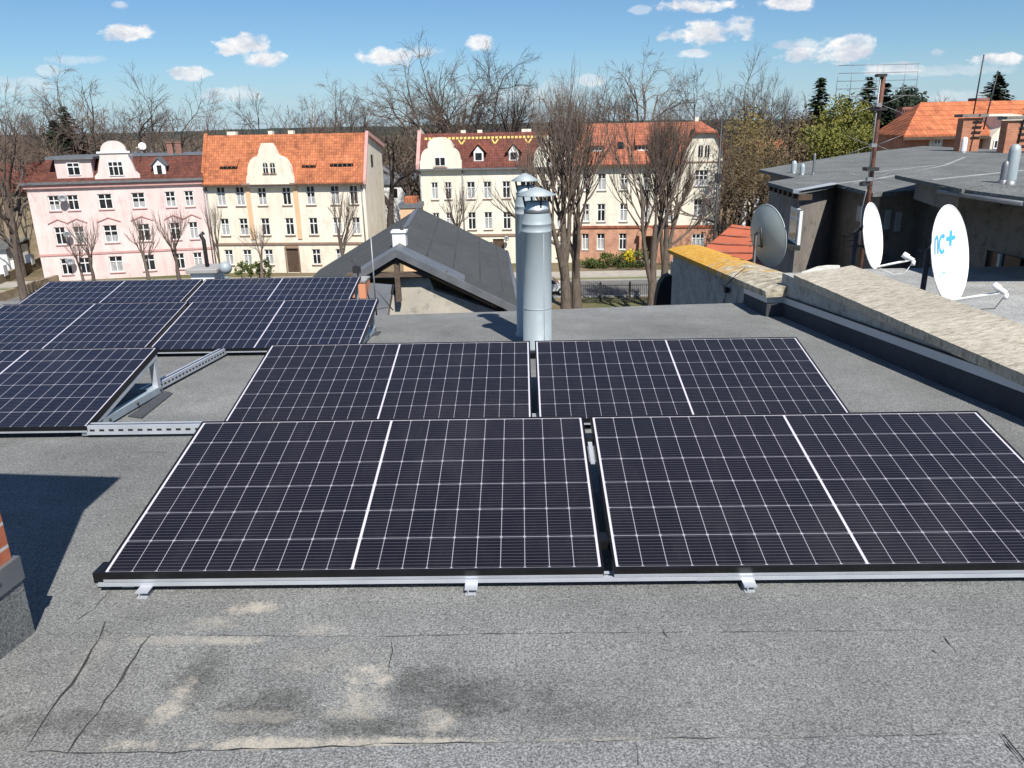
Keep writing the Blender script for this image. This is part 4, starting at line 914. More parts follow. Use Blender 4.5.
# --- yellow house (double gable)
a=atY(419.5,180,83.6); bpt=atY(573.5,180,83.2)
fy=Fr((a.x,83.6),(bpt.x,83.2)); Wy=fy.W
yh=empty('yellow_house',(-2,86,0),'pale yellow house with dark red roof, two white gables and yellow ridge tiles','house')
cols=[(434.8,6.6),(448.2,6.6),(471,8),(487.5,8),(506.4,8),(526,8),(545.5,6.6),(560,6.6)]
z1_=fy.px(490,190)[1]; z2_=fy.px(490,220.7)[1]; z3_=fy.px(490,250)[1]
r1=[rect(fy,c,190,w,16,snap=z1_) for c,w in cols]; r2=[(q[0],q[1],z2_-.9,z2_+.9) for q in r1]; r3=[(q[0],q[1],z3_-.85,z3_+.85) for i,q in enumerate(r1) if i not in (4,)]
H=fy.px(490,166)[1]; RZ=fy.px(490,132.5)[1]-.12; dpth=10; rv=2.2; HB=H+2.3
q=rect(fy,498.6,249,11,16); dr=(q[0],q[1],.02,2.6)
r3=[r for r in r3 if r[1]<dr[0] or r[0]>dr[1]]
mb=MB(); facade(mb,fy,Wy,H,r1+r2+r3+[dr])
mb.face([fy(0,0,0),fy(0,0,H),fy(0,rv,RZ+.8),fy(0,dpth,HB),fy(0,dpth,0)]); mb.face([fy(0,dpth,0),fy(0,dpth,HB),fy(Wy,dpth,HB),fy(Wy,dpth,0)]); mb.face([fy(Wy,0,0),fy(Wy,dpth,0),fy(Wy,dpth,HB),fy(Wy,rv,RZ),fy(Wy,0,H)])
mb.build('wall',MT['yellow'],yh)
for i,q in enumerate(r1+r2+r3): window(fy,yh,q,sill=MT['ybrown'])
g=MB(); g.box(dr[0],dr[1],.14,.2,.02,2.6,fy); g.build('door',MT['door'],yh)
roofslab(fy,yh,[[(0,-.3,H-.1),(Wy,-.3,H-.1),(Wy,rv,RZ+.1),(0,rv,RZ+.1)],[(0,dpth+.3,HB),(0,rv,RZ+.1),(Wy,rv,RZ+.1),(Wy,dpth+.3,HB)]],MT['tile_br'])
g=MB(); k=34
sy=(RZ-H)/(rv+.3)
for i in range(k):
    u=.5+(Wy-2)*i/k; v=rv-.42; zz=H-.1+sy*(v+.3)+.10; dz=sy*.17; g.hexa([fy(u,v,zz),fy(u+.26,v,zz),fy(u+.26,v+.17,zz+dz),fy(u,v+.17,zz+dz),fy(u,v-.05,zz+.03),fy(u+.26,v-.05,zz+.03),fy(u+.26,v+.12,zz+dz+.03),fy(u,v+.12,zz+dz+.03)])
for x_ in (460,494,528):
    u,_=fy.px(x_,138); v0=rv-.85
    for s_ in (-1,1):
        za=H-.1+sy*(v0+.3)+.16; zb=H-.1+sy*(v0+.75)+.16
        g.hexa([fy(u-.08,v0,za-.05),fy(u+.08,v0,za-.05),fy(u+s_*.4+.08,v0+.45,zb-.05),fy(u+s_*.4-.08,v0+.45,zb-.05),fy(u-.08,v0,za),fy(u+.08,v0,za),fy(u+s_*.4+.08,v0+.45,zb),fy(u+s_*.4-.08,v0+.45,zb)])
g.build('ridge_tiles',MT['tile_y'],yh)
g=MB(); g.box(0,Wy,-.45,-.3,H-.32,H-.16,fy); g.build('gutter',MT['gut'],yh)
g=MB(); g.hexa([fy(-.25,-.3,H-.2),fy(.1,-.3,H-.2),fy(.1,rv,RZ-.2),fy(-.25,rv,RZ-.2),fy(-.25,-.3,H+.3),fy(.1,-.3,H+.3),fy(.1,rv,RZ+.45),fy(-.25,rv,RZ+.45)]); g.build('fire_wall',MT['pink2'],yh)
for (xa,xb,wx_) in ((420.5,462,440.5),(533,572.5,552)):
    ua=fy.px(xa,166)[0]; ub=fy.px(xb,166)[0]; uc=(ua+ub)/2; hw=(ub-ua)/2; z_=H-.4; g=MB()
    pts=[(ua,z_),(ub,z_),(ub,z_+1.0),(ub-.12,z_+1.1)]+[(uc+hw*.58+(hw*.37)*math.cos(R(t)),z_+1.1+1.15*math.sin(R(t))) for t in range(0,91,15)]
    pts+=[(uc+hw*.58,z_+2.7)]+[(uc+hw*.56*math.cos(R(t)),z_+2.7+.62*math.sin(R(t))) for t in range(15,166,15)]+[(uc-hw*.58,z_+2.7)]
    pts+=[(uc-hw*.58-(hw*.37)*math.cos(R(t)),z_+1.1+1.15*math.sin(R(t))) for t in range(90,-1,-15)]+[(ua+.12,z_+1.1),(ua,z_+1.0)]
    shape(fy,pts,-.35,.25,g); g.box(uc-hw*.6,uc+hw*.6,.25,3,H-.2,z_+2.6,fy); gg=g.build('gable',MT['pale'],yh)
    q=rect(fy,wx_,161.5,11,8.5); window(fy,yh,q,v=-.42,sill=False,mull=1,transom=0)
    g=MB(); g.box(q[0]-.15,q[1]+.15,-.46,-.352,q[2]-.2,q[2]-.08,fy); g.build('moulding',MT['ybrown'],gg)
for x_ in (478.5,513.7):
    uc,_=fy.px(x_,158); zb=H+.55; g=MB(); g.box(uc-.5,uc+.5,.15,1.4,zb-.2,zb+.85,fy); shape(fy,[(uc-.5,zb+.85),(uc+.5,zb+.85),(uc,zb+1.5)],.16,1.6,g); d=g.build('dormer',MT['win'],yh)
    g=MB(); g.box(uc-.33,uc+.33,.13,.148,zb+.05,zb+.75,fy); g.build('pane',MT['glass'],d)
    g=MB()
    for s_ in (-1,1): g.slab([fy(uc,-.05,zb+1.75),fy(uc+s_*.85,-.05,zb+.85),fy(uc+s_*.85,1.5,zb+.85),fy(uc,1.5,zb+1.75)],.1)
    g.build('dormer_roof',MT['tile_rd'],d)
zz=fy.px(490,235)[1]; g=MB(); g.box(0,Wy,-.1,-.002,zz-.12,zz+.12,fy); g.build('string_course',MT['ybrown'],yh)
for x_,w in ((461,.5),(478,.5),(526,1.0)):
    u,_=fy.px(x_,136); g=MB(); g.box(u-w/2,u+w/2,rv+.3,rv+.9,RZ-.5,RZ+.38,fy); g.build('chimney',MT['pale'],yh)
pipe_down(fy,yh,.1,0,H-.3); u,_=fy.px(463,190); pipe_down(fy,yh,u,0,H-.3)
# annex chimney between cream and yellow house
p=atY(410.5,215,70); g=MB(); g.box(p.x-.9,p.x+.9,70,72,0,p.z+.6); an=empty('annex_chimney',(p.x,71,0),'small yellow outbuilding stack with orange cap left of the yellow house','chimney')
g.build('stack',MT['cream2'],an); g=MB(); g.box(p.x-1.0,p.x+1.0,69.9,72.1,p.z+.6,p.z+1.0); g.build('cap',MT['gut'],an); g=MB(); g.box(p.x-.5,p.x+.6,70.2,71.8,p.z+1.0,p.z+1.5); g.build('top',MT['tile_or'],an)
# --- brick and cream house
a=atY(575,180,82.9); bpt=atY(721.5,180,81.6)
fb=Fr((a.x,82.9),(bpt.x,81.6)); Wb=fb.W
bh=empty('brick_house',(12,85,0),'cream house with red brick ground floor and red half hipped roof behind the bare trees','house')
cols=[(586,7),(601.8,8),(624.3,7.5),(646.7,8),(669,7.5)]
z1_=fb.px(624,181.5)[1]; z2_=fb.px(624,212.5)[1]; z3_=fb.px(624,241.5)[1]; zb_=fb.px(624,226.5)[1]
r1=[rect(fb,c,181,w,16,snap=z1_) for c,w in cols]; r2=[(q[0],q[1],z2_-.9,z2_+.9) for q in r1]; r3=[(q[0],q[1],z3_-.85,z3_+.85) for i,q in enumerate(r1[:3])]
big1=rect(fb,701.4,178,13,15); big2=(big1[0],big1[1],z2_-.9+.3,z2_+1.0+.3); big3=(big1[0],big1[1],z3_-.6,z3_+.75)
q=rect(fb,646,250,9,20); dr=(q[0],q[1],.3,2.7)
H=fb.px(640,161)[1]; RZ=fb.px(640,119)[1]-.35; dpth=10
up_=r1+[r for r in r2]+[big1,big2]; lo_=r3+[big3,dr]
mb=MB(); facade(mb,fb,Wb,H,up_+lo_); 
mb.face([fb(Wb,0,0),fb(Wb,dpth,0),fb(Wb,dpth,H),fb(Wb,0,H)]); mb.face([fb(0,0,0),fb(0,0,H),fb(0,dpth,H),fb(0,dpth,0)]); mb.face([fb(0,dpth,0),fb(0,dpth,H),fb(Wb,dpth,H),fb(Wb,dpth,0)])
# gable wing top
ug=fb.px(678,165)[0]; um=(ug+Wb)/2
shape(fb,[(ug,H-.001),(Wb,H-.001),(Wb,H+.9),(Wb-.9,H+2.8),(ug+1.7,H+2.8)],0,.3,mb)
mb.build('wall',MT['yellow'],bh)
mb=MB(); fb2=lambda u,v,w: fb(u,v-.05,w)
class F2: pass
facade(mb,fb2,Wb,zb_,lo_,rev=.06); mb.build('brick_base',MT['brickred'],bh)
for q in up_+r3: window(fb,bh,q,mull=2 if q in(big1,big2) else 1)
window(fb,bh,big3,mull=2,sill=False,v=.0)
g=MB(); g.box(dr[0],dr[1],.14,.2,.3,2.7,fb); g.build('door',MT['door'],bh)
g=MB(); g.box(dr[0]-.5,dr[1]+.5,-.9,-.06,0,.3,fb); g.build('steps',MT['kerb'],bh)
g=MB(); g.box(dr[0]-.3,dr[0]-.05,-.7,-.06,.3,2.9,fb); g.box(dr[1]+.05,dr[1]+.3,-.7,-.06,.3,2.9,fb); shape(fb,[((dr[0]+dr[1])/2+1.0*math.cos(R(t)),2.9+.8*math.sin(R(t))) for t in range(0,181,20)],-.7,-.06,g); g.build('porch',MT['brickred'],bh)
g=MB(); g.box(-.02,Wb+.02,-.16,-.052,zb_-.14,zb_+.10,fb); g.build('string_course',MT['tile_rd'],bh)
sy=(RZ-H)/(dpth*.5)
roofslab(fb,bh,[[(-.1,-.4,H-.25),(ug+.6,-.4,H-.25),(Wb-2.2,dpth*.5,RZ),(-.1,dpth*.5,RZ)],[(-.1,dpth+.4,H-.25),(-.1,dpth*.5,RZ),(Wb-2.2,dpth*.5,RZ),(Wb-1,dpth+.4,H-.25)],
  [(ug-.25,-.35,H-.35),(ug+1.6,-.35,H+2.85),(ug+2.3,dpth*.5,RZ-.05),(ug-.25,dpth*.4,H-.05)],
  [(ug+1.5,-.4,H+2.75),(Wb-.8,-.4,H+2.75),(Wb-1.9,3.4,RZ+.03),(Wb-2.6,3.4,RZ+.03)],
  [(Wb-.8,-.4,H+2.75),(Wb+.3,-.4,H+.6),(Wb+.3,dpth,H+.6),(Wb-2,dpth*.5,RZ)]],MT['tile_rd'])
g=MB(); g.box(0,ug,-.55,-.4,H-.5,H-.32,fb); g.build('gutter',MT['door'],bh)
for x_ in (700.6,707.2):
    q=rect(fb,x_,151,4.6,11.5); g=MB(); r_=(q[1]-q[0])/2; cu=(q[0]+q[1])/2
    shape(fb,[(q[0],q[2]),(q[1],q[2]),(q[1],q[3]-r_)]+[(cu+r_*math.cos(R(t)),q[3]-r_+r_*math.sin(R(t))) for t in range(30,151,30)]+[(q[0],q[3]-r_)],-.02,-.004,g); w_=g.build('window',MT['glass'],bh)
    g=MB(); g.box(cu-.03,cu+.03,-.04,-.021,q[2],q[3],fb); g.build('mullion',MT['win'],w_)
g=MB(); z_=fb.px(700,162)[1]; g.box(ug+.2,Wb-.05,-.06,-.002,z_-.06,z_+.06,fb); g.build('moulding',MT['ybrown'],bh)
H_=H
for x_,w,nn in ((597,11,3),(644,11,3)): rooflight(fb,bh,x_,150,w,5,nn,1.3,'tile_rd',5)
u,_=fb.px(621,151); v_=1.5; zz=H-.25+(RZ-H+.25)/(dpth*.5+.4)*(v_+.4)+.03
g=MB(); g.hexa([fb(u-.3,v_,zz),fb(u+.3,v_,zz),fb(u+.3,v_+.8,zz+.62),fb(u-.3,v_+.8,zz+.62),fb(u-.3,v_-.03,zz+.07),fb(u+.3,v_-.03,zz+.07),fb(u+.3,v_+.77,zz+.69),fb(u-.3,v_+.77,zz+.69)]); g.build('skylight',MT['glass'],bh)
u,_=fb.px(703,121); g=MB(); g.box(u-.2,u+.2,dpth*.5,dpth*.5+.5,RZ-.3,RZ+.45,fb); g.build('chimney',MT['pale'],bh)
tag(sdish(fb,None,710,183,2.6).build('small_dish',MT['gut']),'grey satellite dish beside the top right window of the brick house','satellite dish')
tag(sdish(fy,None,506.5,238,2.6).build('small_dish',MT['gut']),'grey satellite dish above the doorway of the yellow house','satellite dish')

# ------------------------------------------------------------------ right-hand neighbour building
nb=empty('dark_neighbour_building',(14,20,0),'dark rendered long building with grey felt roof on the right','building')
Z=12.65
outl=[atZ(*q,Z) for q in ((759,169.5),(795,177.6),(767,182),(799,191),(836.5,183.8),(873,193),(920,190),(940,193))]
outl+=[Vector((8.03,12.6,Z)),Vector((8.6,8.0,Z)),Vector((34,8,Z)),Vector((36,34,Z)),atZ(1010,149.5,Z),atZ(995,149.5,Z),atZ(923,146,Z),atZ(851,154,Z)]
mb=MB(); mb.slab(outl,.075); nr=mb.build('roof',MT['felt_far'],nb)
# light seams and edge trim
def strip3(pts,w,th,mat,name,par):
    mb=MB(); 
    for a,b_ in zip(pts,pts[1:]):
        d=(b_-a); d.z=0; d.normalize(); s=Vector((-d.y,d.x,0))*w/2; mb.slab([a+s,b_+s,b_-s,a-s],th)
    return mb.build(name,mat,par)
pts=[atZ(*q,Z+.012) for q in ((800,190),(836,183.5),(880,178),(918,171),(945,165),(965,157))]
MT['seam']=pm('bright_lap',(.34,.35,.35),(.24,.25,.25),2,.8)
strip3(pts,.09,.010,MT['seam'],'roof_seam',nb)
strip3([atZ(*q,Z+.012) for q in ((868,172.5),(905,168.5),(935,165))],.06,.010,MT['seam'],'roof_seam',nb)
strip3([atZ(*q,12.992) for q in ((932,179.5),(975,175),(1024,170))],.09,.010,MT['seam'],'roof_seam',nb)
mb=MB(); 
a,b_=outl[3],outl[4]; d=(b_-a).normalized(); s=Vector((-d.y,d.x,0)); mb.slab([a+Vector((0,0,.02)),b_+Vector((0,0,.02)),b_+s*.12+Vector((0,0,.02)),a+s*.12+Vector((0,0,.02))],.07); mb.build('edge_trim',MT['flash'],nb)
# walls: inset outline
def inset(P,k):
    out=[];n=len(P)
    for i in range(n):
        a,b_,c=P[i-1],P[i],P[(i+1)%n]; d1=(b_-a); d2=(c-b_); d1.z=d2.z=0; d1.normalize(); d2.normalize()
        n1=Vector((-d1.y,d1.x,0)); n2=Vector((-d2.y,d2.x,0)); m_=(n1+n2); L=m_.length
        m_= n1 if L<.2 else m_/L; cosv=max(.5,m_.dot(n1)); out.append(b_+m_*k/cosv)
    return out
wl=inset(outl,.32)
mb=MB()
for i in range(len(wl)):
    a,b_=wl[i],wl[(i+1)%len(wl)]; mb.face([(a.x,a.y,0),(b_.x,b_.y,0),(b_.x,b_.y,Z-.078),(a.x,a.y,Z-.078)])
mb.build('wall',MT['pl_dark'],nb)
# rafter feet under the eaves on the left
mb=MB()
for i in (2,):
    a,b_=outl[i],outl[i+1]
    for t in np.linspace(.05,.95,7):
        p=a.lerp(b_,float(t)); mb=MB(); mb.box(p.x+.03,p.x+.3,p.y-.04,p.y+.04,Z-.19,Z-.078); mb.build('rafter_end',MT['door'],nb)
# raised roof and front wing roofs
q=[atZ(*p,12.98) for p in ((895,175),(962,189),(985,184.5),(1024,181.8))]+[Vector((30,18,12.98)),Vector((30,26,12.98)),atZ(1024,155,12.98),atZ(975,160,12.98)]
mb=MB(); mb.slab(q,.07); mb.build('raised_roof',MT['felt_far'],nb)
iq=inset(q,.35); mb=MB()
for i in range(len(iq)):
    a,b_=iq[i],iq[(i+1)%len(iq)]; mb.face([(a.x,a.y,Z-.1),(b_.x,b_.y,Z-.1),(b_.x,b_.y,12.905),(a.x,a.y,12.905)])
mb.build('upper_wall',MT['pl_dark'],nb)
q3=[atZ(*p,12.86) for p in ((939,193),(1024,205))]+[Vector((9.6,10.6,12.86)),Vector((18,11,12.86)),Vector((18,15.5,12.86)),atZ(1024,181.5,12.86),atZ(985,184,12.86)]
q3=[q3[0],q3[1],q3[2],q3[3],q3[4],q3[5],q3[6]]
mb=MB(); mb.slab([p+Vector((0,0,.10)) for p in q3],.12); mb.build('wing_roof',MT['felt_far'],nb)
mb=MB(); 
for a,b_ in ((q3[0],q3[1]),(q3[1],q3[2])):
    mb.tube([a+Vector((-.03,-.03,.02)),b_+Vector((-.03,-.03,.02))],.032,8)
mb.build('gutter',MT['gut'],nb)
# windows on the west walls
def wwin(px0,px1,y0,y1,X,par,name='window',fr_=True):
    A=atX(px0,y0,X); B=atX(px1,y1,X); ya,yb=sorted((A.y,B.y)); za,zb=sorted((A.z,B.z)); mb=MB()
    mb.box(X-.05,X-.005,ya,yb,za,zb); w=mb.build(name,MT['win'],par)
    mb=MB(); m_=(ya+yb)/2; f=.05; t=zb-(zb-za)*.3
    mb.box(X-.06,X-.051,ya+f,yb-f,za+f,t-f/2); mb.box(X-.06,X-.051,ya+f,yb-f,t+f/2,zb-f); mb.build('pane',MT['glass'],w)
    mb=MB(); mb.box(X-.16,X-.052,ya-.08,yb+.08,za-.08,za-.0); mb.build('sill',MT['dark_metal'],w)
    return w
def onwall(i,px0,px1,y0,y1,name,mat,pro=.04,inner=None):
    f=Fr(wl[i],wl[i+1]); u0,w0=f.px(px0,y0); u1,w1_=f.px(px1,y1); wa,wb=sorted((w0,w1_)); ua,ub=sorted((u0,u1))
    mb=MB(); mb.box(ua,ub,-pro,.02,wa,wb,f); o=mb.build(name,mat,nb)
    if inner:
        mb=MB(); t=wb-(wb-wa)*.28; e=(ub-ua)*.16; mb.box(ua+e,ub-e,-pro-.01,-pro-.001,wa+.06,t-.03,f); mb.box(ua+e,ub-e,-pro-.01,-pro-.001,t+.03,wb-.06,f); mb.build('pane',MT['glass'],o)
        mb=MB(); mb.box(ua-.1,ub+.1,-.16,.01,wa-.10,wa-.01,f); mb.build('sill',MT['dark_metal'],o)
onwall(2,793,799,206,245,'window',MT['win'],inner=True)
onwall(4,859,862,205,222,'lit_strip',MT['flash'],.03); onwall(5,885.5,888,210,229,'lit_strip',MT['flash'],.03); onwall(5,896,898.8,212,231,'lit_strip',MT['flash'],.03)  # narrow lit strips on the dark wall, put in as pale boxes
f_=Fr(wl[4],wl[5])
mb=MB(); pts_=[]
for x_,y_ in ((845,248),(846,236),(853,234),(861,229),(866,220),(868,205)):
    u,w=f_.px(x_,y_); pts_.append(f_(u,-.05,w))
mb.tube(pts_,.018,5); mb.build('cable',MT['flash'],nb)
p0=atX(985,249,8.25); p1=atX(1010,265,8.25); mb=MB(); mb.box(8.22,8.30,13.0,14.2,11.2,11.75); w_=mb.build('window',MT['glass'],nb)
mb=MB(); mb.box(8.18,8.22,13.5,13.58,11.2,11.75); mb.build('mullion',MT['flash'],w_)
# chimneys and pipes on it
def chim(name,x0,x1,ytop,ybot,Zb,dep,mat,label):
    a=atZ(x0,ybot,Zb); b_=atZ(x1,ybot,Zb); t=atY((x0+x1)/2,ytop,a.y); root=empty(name,((a.x+b_.x)/2,a.y,Zb),label,'chimney','brick chimneys on the neighbour roof')
    mb=MB(); mb.box(a.x,b_.x,a.y,a.y+dep,Zb-.1,t.z-.15); mb.build('stack',mat,root)
    mb=MB(); mb.box(a.x-.12,b_.x+.15,a.y-.1,a.y+dep+.1,t.z-.12,t.z+.0); mb.build('cap',MT['pl_dark'],root)
    return root,a,b_,t
c1,a,b_,t=chim('brick_chimney',959,984,114,151.5,Z,.45,MT['brickor'],'orange brick chimney with dark slab on the neighbour roof, left of two')
mb=MB(); mb.tube([(a.x+.45,a.y+.2,t.z),(a.x+.5,a.y+.2,t.z+2.2)],.03,6); mb.tube([(a.x+.95,a.y+.2,t.z-.6),(a.x+1.15,a.y+.2,t.z+1.6)],.03,6); mb.build('aerials',MT['dark_metal'],c1)
mb=MB(); 
for k in range(5): mb.box(a.x+.38,a.x+.75,a.y-.06,a.y-.02,t.z-.9+k*.2,t.z-.86+k*.2)
mb.build('rungs',MT['dark_metal'],c1)
c2,a,b_,t=chim('brick_chimney',1003,1045,116,153,Z,.45,MT['brickor'],'orange brick chimney cut by the right photo edge')
mb=MB(); 
for k in range(8): mb.box(a.x+.45,a.x+.85,a.y-.06,a.y-.02,t.z-1.3+k*.22,t.z-1.26+k*.22)
mb.tube([(a.x+.45,a.y-.04,t.z-1.4),(a.x+.75,a.y-.04,t.z+3)],.035,6); mb.tube([(a.x+.85,a.y-.04,t.z-1.4),(a.x+1.2,a.y-.04,t.z+3)],.035,6); mb.build('ladder',MT['dark_metal'],c2)
for (x_,ya,yb,rp,Zb,lab,mt) in ((963,137,152.5,2.6,Z,'short pale round pipe in front of the left brick chimney','white'),(1009.5,144,183,5.2,12.98,'tall grey round pipe near the right photo edge','pipe'),(1003,160,183,3.5,12.98,'short dark grey pipe beside the tall one','gut'),
   (793.5,160.5,173,2.6,Z,'left stubby metal vent at the far left of the neighbour roof','pipe'),(802,163.5,175,2.2,Z,'middle stubby metal vent at the far left of the neighbour roof','pipe'),(813,153,175,1.2,Z,'thin metal vent, rightmost of the three on the neighbour roof','gut')):
    p=atZ(x_,yb,Zb); t=atY(x_+(2 if x_>1000 else 0),ya,p.y); r=rp*p.y/F; root=empty('roof_pipe',(p.x,p.y,Zb),lab,'pipe','pipes on the neighbour roof')
    mb=MB(); mb.lathe((p.x,p.y,0),[(r,Zb-.05),(r,t.z-.1),(r*.8,t.z-.03),(r*.25,t.z),(0,t.z)],20); mb.build('tube',MT[mt],root)
    mb=MB(); mb.lathe((p.x,p.y,0),[(r*1.5,Zb-.02),(r*1.3,Zb+.03),(r*1.01,Zb+.05)],20); mb.build('collar',MT['gut'],root)
# lower felt roof behind the parapet
lb=empty('lower_annex',(6,10,0),'low annex with pale grey felt roof behind the parapet wall','building')
mb=MB(); mb.slab([Vector((3.3,3,11.72)),Vector((16,3,11.72)),Vector((16,12.9,11.66)),Vector((4.9,12.8,11.66)),Vector((3.7,9.3,11.7)),Vector((3.3,7,11.72))],.16); mb.build('roof',MT['felt_low'],lb)
mb=MB(); mb.box(3.75,15.8,3.2,8.8,0,11.5); mb.box(5.1,15.8,8.8,12.6,0,11.48); mb.build('wall',MT['pl_dark'],lb)
# ------------------------------------------------------------------ far red-roofed building on the right
rb=empty('red_roofed_building',(30,62,0),'large building with bright orange hipped roof beyond the neighbour roof','building')
fr_=Fr((atY(906,134,58).x,58),(atY(906,134,58).x+32,60)); ze=fr_.px(930,135)[1]; zr=fr_.px(960,104)[1]
W_=fr_.W; Dp=8
mb=MB(); mb.prism([(0,0),(W_,0),(W_,Dp),(1.7,Dp)],0,ze-.12,lambda u,v,w: fr_(u,v,w)); mb.build('wall',MT['brickor'],rb)
zr=ze+(zr-ze)*1.12
p1=atY(923,105,62.3).x-fr_.o.x-.8; bl=atY(880,133,66.6).x-fr_.o.x
roofslab(fr_,rb,[[(-.4,-.5,ze),(W_,-.5,ze),(W_,Dp*.5,zr),(p1+.8,Dp*.5,zr)],[(-.4,-.5,ze),(p1+.8,Dp*.5,zr),(bl,Dp+.5,ze)],[(bl,Dp+.5,ze),(p1+.8,Dp*.5,zr),(W_,Dp*.5,zr),(W_,Dp+.5,ze)]],MT['tile_far'])
mb=MB(); mb.box(-.5,W_,-.65,-.5,ze-.3,ze-.1,fr_); mb.build('gutter',MT['door'],rb)
for (x0,x1,yt) in ((903,914,107),(976,990,98)):
    a=atY(x0,yt,64.5); b_=atY(x1,yt,64.5); mb=MB(); mb.box(a.x,b_.x,64.5,65.6,ze,a.z); o=mb.build('chimney',MT['brickdk'],rb)
    mb=MB()
    for i in range(5): w=(b_.x-a.x)/5; mb.box(a.x+w*i+w*.25,a.x+w*(i+1)-w*.25,64.46,64.499,a.z-.5,a.z-.18)
    mb.build('vents',MT['black'],o)
u0,_=fr_.px(983,140); u1,_=fr_.px(999,140); zt=fr_.px(990,114)[1]; mb=MB()
shape(fr_,[(u0,0),(u1+1.5,0),(u1+1.5,zt-.2),(u1,zt),((u0+u1)/2,zt-.15),(u0+.5,zt-.9),(u0,zt-1.5)],-.9,1.5,mb); gg=mb.build('cream_gable',MT['cream'],rb)
q=rect(fr_,989,144,8,8); window(fr_,rb,q,v=-.97,sill=False,mull=1,transom=0,curtain=False)
u0,_=fr_.px(929,140); u1,_=fr_.px(942,140); mb=MB(); mb.box(u0,u1,-.12,.2,ze-1.3,ze-.15,fr_); mb.build('panel_bay',MT['cream'],rb)
q=rect(fr_,936,141,7,6); window(fr_,rb,q,v=-.2,sill=False,mull=1,transom=0,curtain=False)
# ------------------------------------------------------------------ orange shed roof behind the lichen wall
a=atY(732.3,224.4,34); sh=empty('orange_roofed_shed',(a.x,34,0),'small shed with orange sheet metal roof behind the lichen wall','shed')
L0=atY(713,238,33); z_=a.z
mb=MB(); e0=atY(700,254,30.5); e1=atY(752,262,30.5)
mb.slab([Vector((e0.x-.6,30.6,e0.z-.5)),Vector((e1.x+2.6,30.6,e0.z-.5)),Vector((a.x+3.6,34,z_-.5)),Vector((a.x,34,z_))],.1)
mb.slab([Vector((e0.x-.6,30.6,e0.z-.5)),Vector((a.x,34,z_)),Vector((a.x-.4,37,z_-1.6))],.08)
mb.build('roof',MT['metal_or'],sh)
mb=MB()
for i in range(5):
    t=.12+.2*i; p0=Vector((e0.x-.6,30.6,e0.z-.5)).lerp(Vector((a.x,34,z_)),t); p1_=Vector((e1.x+2.6,30.6,e0.z-.5)).lerp(Vector((a.x+3.6,34,z_-.5)),t); mb.tube([p0+Vector((0,0,.02)),p1_+Vector((0,0,.02))],.025,4)
mb.build('roof_ribs',MT['brickdk'],sh)
mb=MB(); mb.box(e0.x,a.x+3.2,31.2,36.4,0,z_-1.9); mb.build('wall',MT['plaster'],sh)
# dark utility pole
p=atY(718,180,40); t=atY(723.5,118,40)
up=empty('utility_pole',(p.x,40,0),'thin dark pole standing in front of the brick house right edge','pole')
mb=MB(); mb.tube([(p.x,40,0),(p.x,40,t.z)],[.09,.06],8); mb.build('pole',MT['dark_metal'],up)
mb=MB(); mb.box(p.x-.15,p.x+.15,39.9,40.1,t.z-3,t.z-2.6); mb.build('box',MT['dark_metal'],up)
# black curved shape at the wall end
mb=MB(); pts=[atY(x_,y_,13.2) for x_,y_ in ((655,312),(657,296),(660,284),(665,277),(670,275),(674.5,278),(674,312))]
n=len(mb.v); k=len(pts); mb.v+=[tuple(p) for p in pts]+[tuple(p+Vector((0,.25,0))) for p in pts]; mb.f.append(tuple(range(k-1,-1,-1))); mb.f.append(tuple(range(k,2*k))); mb.mi+=[0,0]; mb.sm+=[False]*2
for i in range(k): j=(i+1)%k; mb.f.append((i,j,k+j,k+i)); mb.mi.append(0); mb.sm.append(False)
lo=min(p.z for p in pts); mb.box(pts[0].x,pts[-1].x,13.2,13.45,0,lo+.02)
tag(mb.build('curved_shape',MT['black']),'black rounded shape at the end of the lichen wall','stack')

# ------------------------------------------------------------------ ground, street, pavements
mb=MB(); S=2600
mb.face([(-S,-300,0),(S,-300,0),(S,S*1.6,0),(-S,S*1.6,0)]); tag(mb.build('ground',MT['ground']),kind='structure')
def strip(name,pts,z,mat,th=0):
    mb=MB()
    if th: mb.slab([Vector((x,y,z)) for x,y in pts],th)
    else: mb.face([(x,y,z) for x,y in pts])
    return tag(mb.build(name,mat),kind='structure')
def yl(x,y0): return y0-.035*(x)    # street line drifting
st_pts=lambda a,b_:[(-120,yl(-45,a)),(60,yl(25,a)),(60,yl(25,b_)),(-120,yl(-45,b_))]
strip('street',[(-120,64.5),(60,66.0),(60,73.2),(-120,71.5)],.02,MT['asphalt'])
strip('verge',[(-120,71.5),(60,73.2),(60,74.6),(-120,72.9)],.03,MT['grass'])
strip('pavement',[(-120,72.9),(60,74.6),(60,77.6),(-120,76.0)],.14,MT['pave'],.12)
mb=MB(); mb.slab([Vector((-120,64.3,.13)),Vector((60,65.8,.13)),Vector((60,66.0,.13)),Vector((-120,64.5,.13))],.12); mb.slab([Vector((-120,71.5,.13)),Vector((60,73.2,.13)),Vector((60,73.35,.13)),Vector((-120,71.65,.13))],.12)
tag(mb.build('kerb',MT['kerb']),kind='structure')
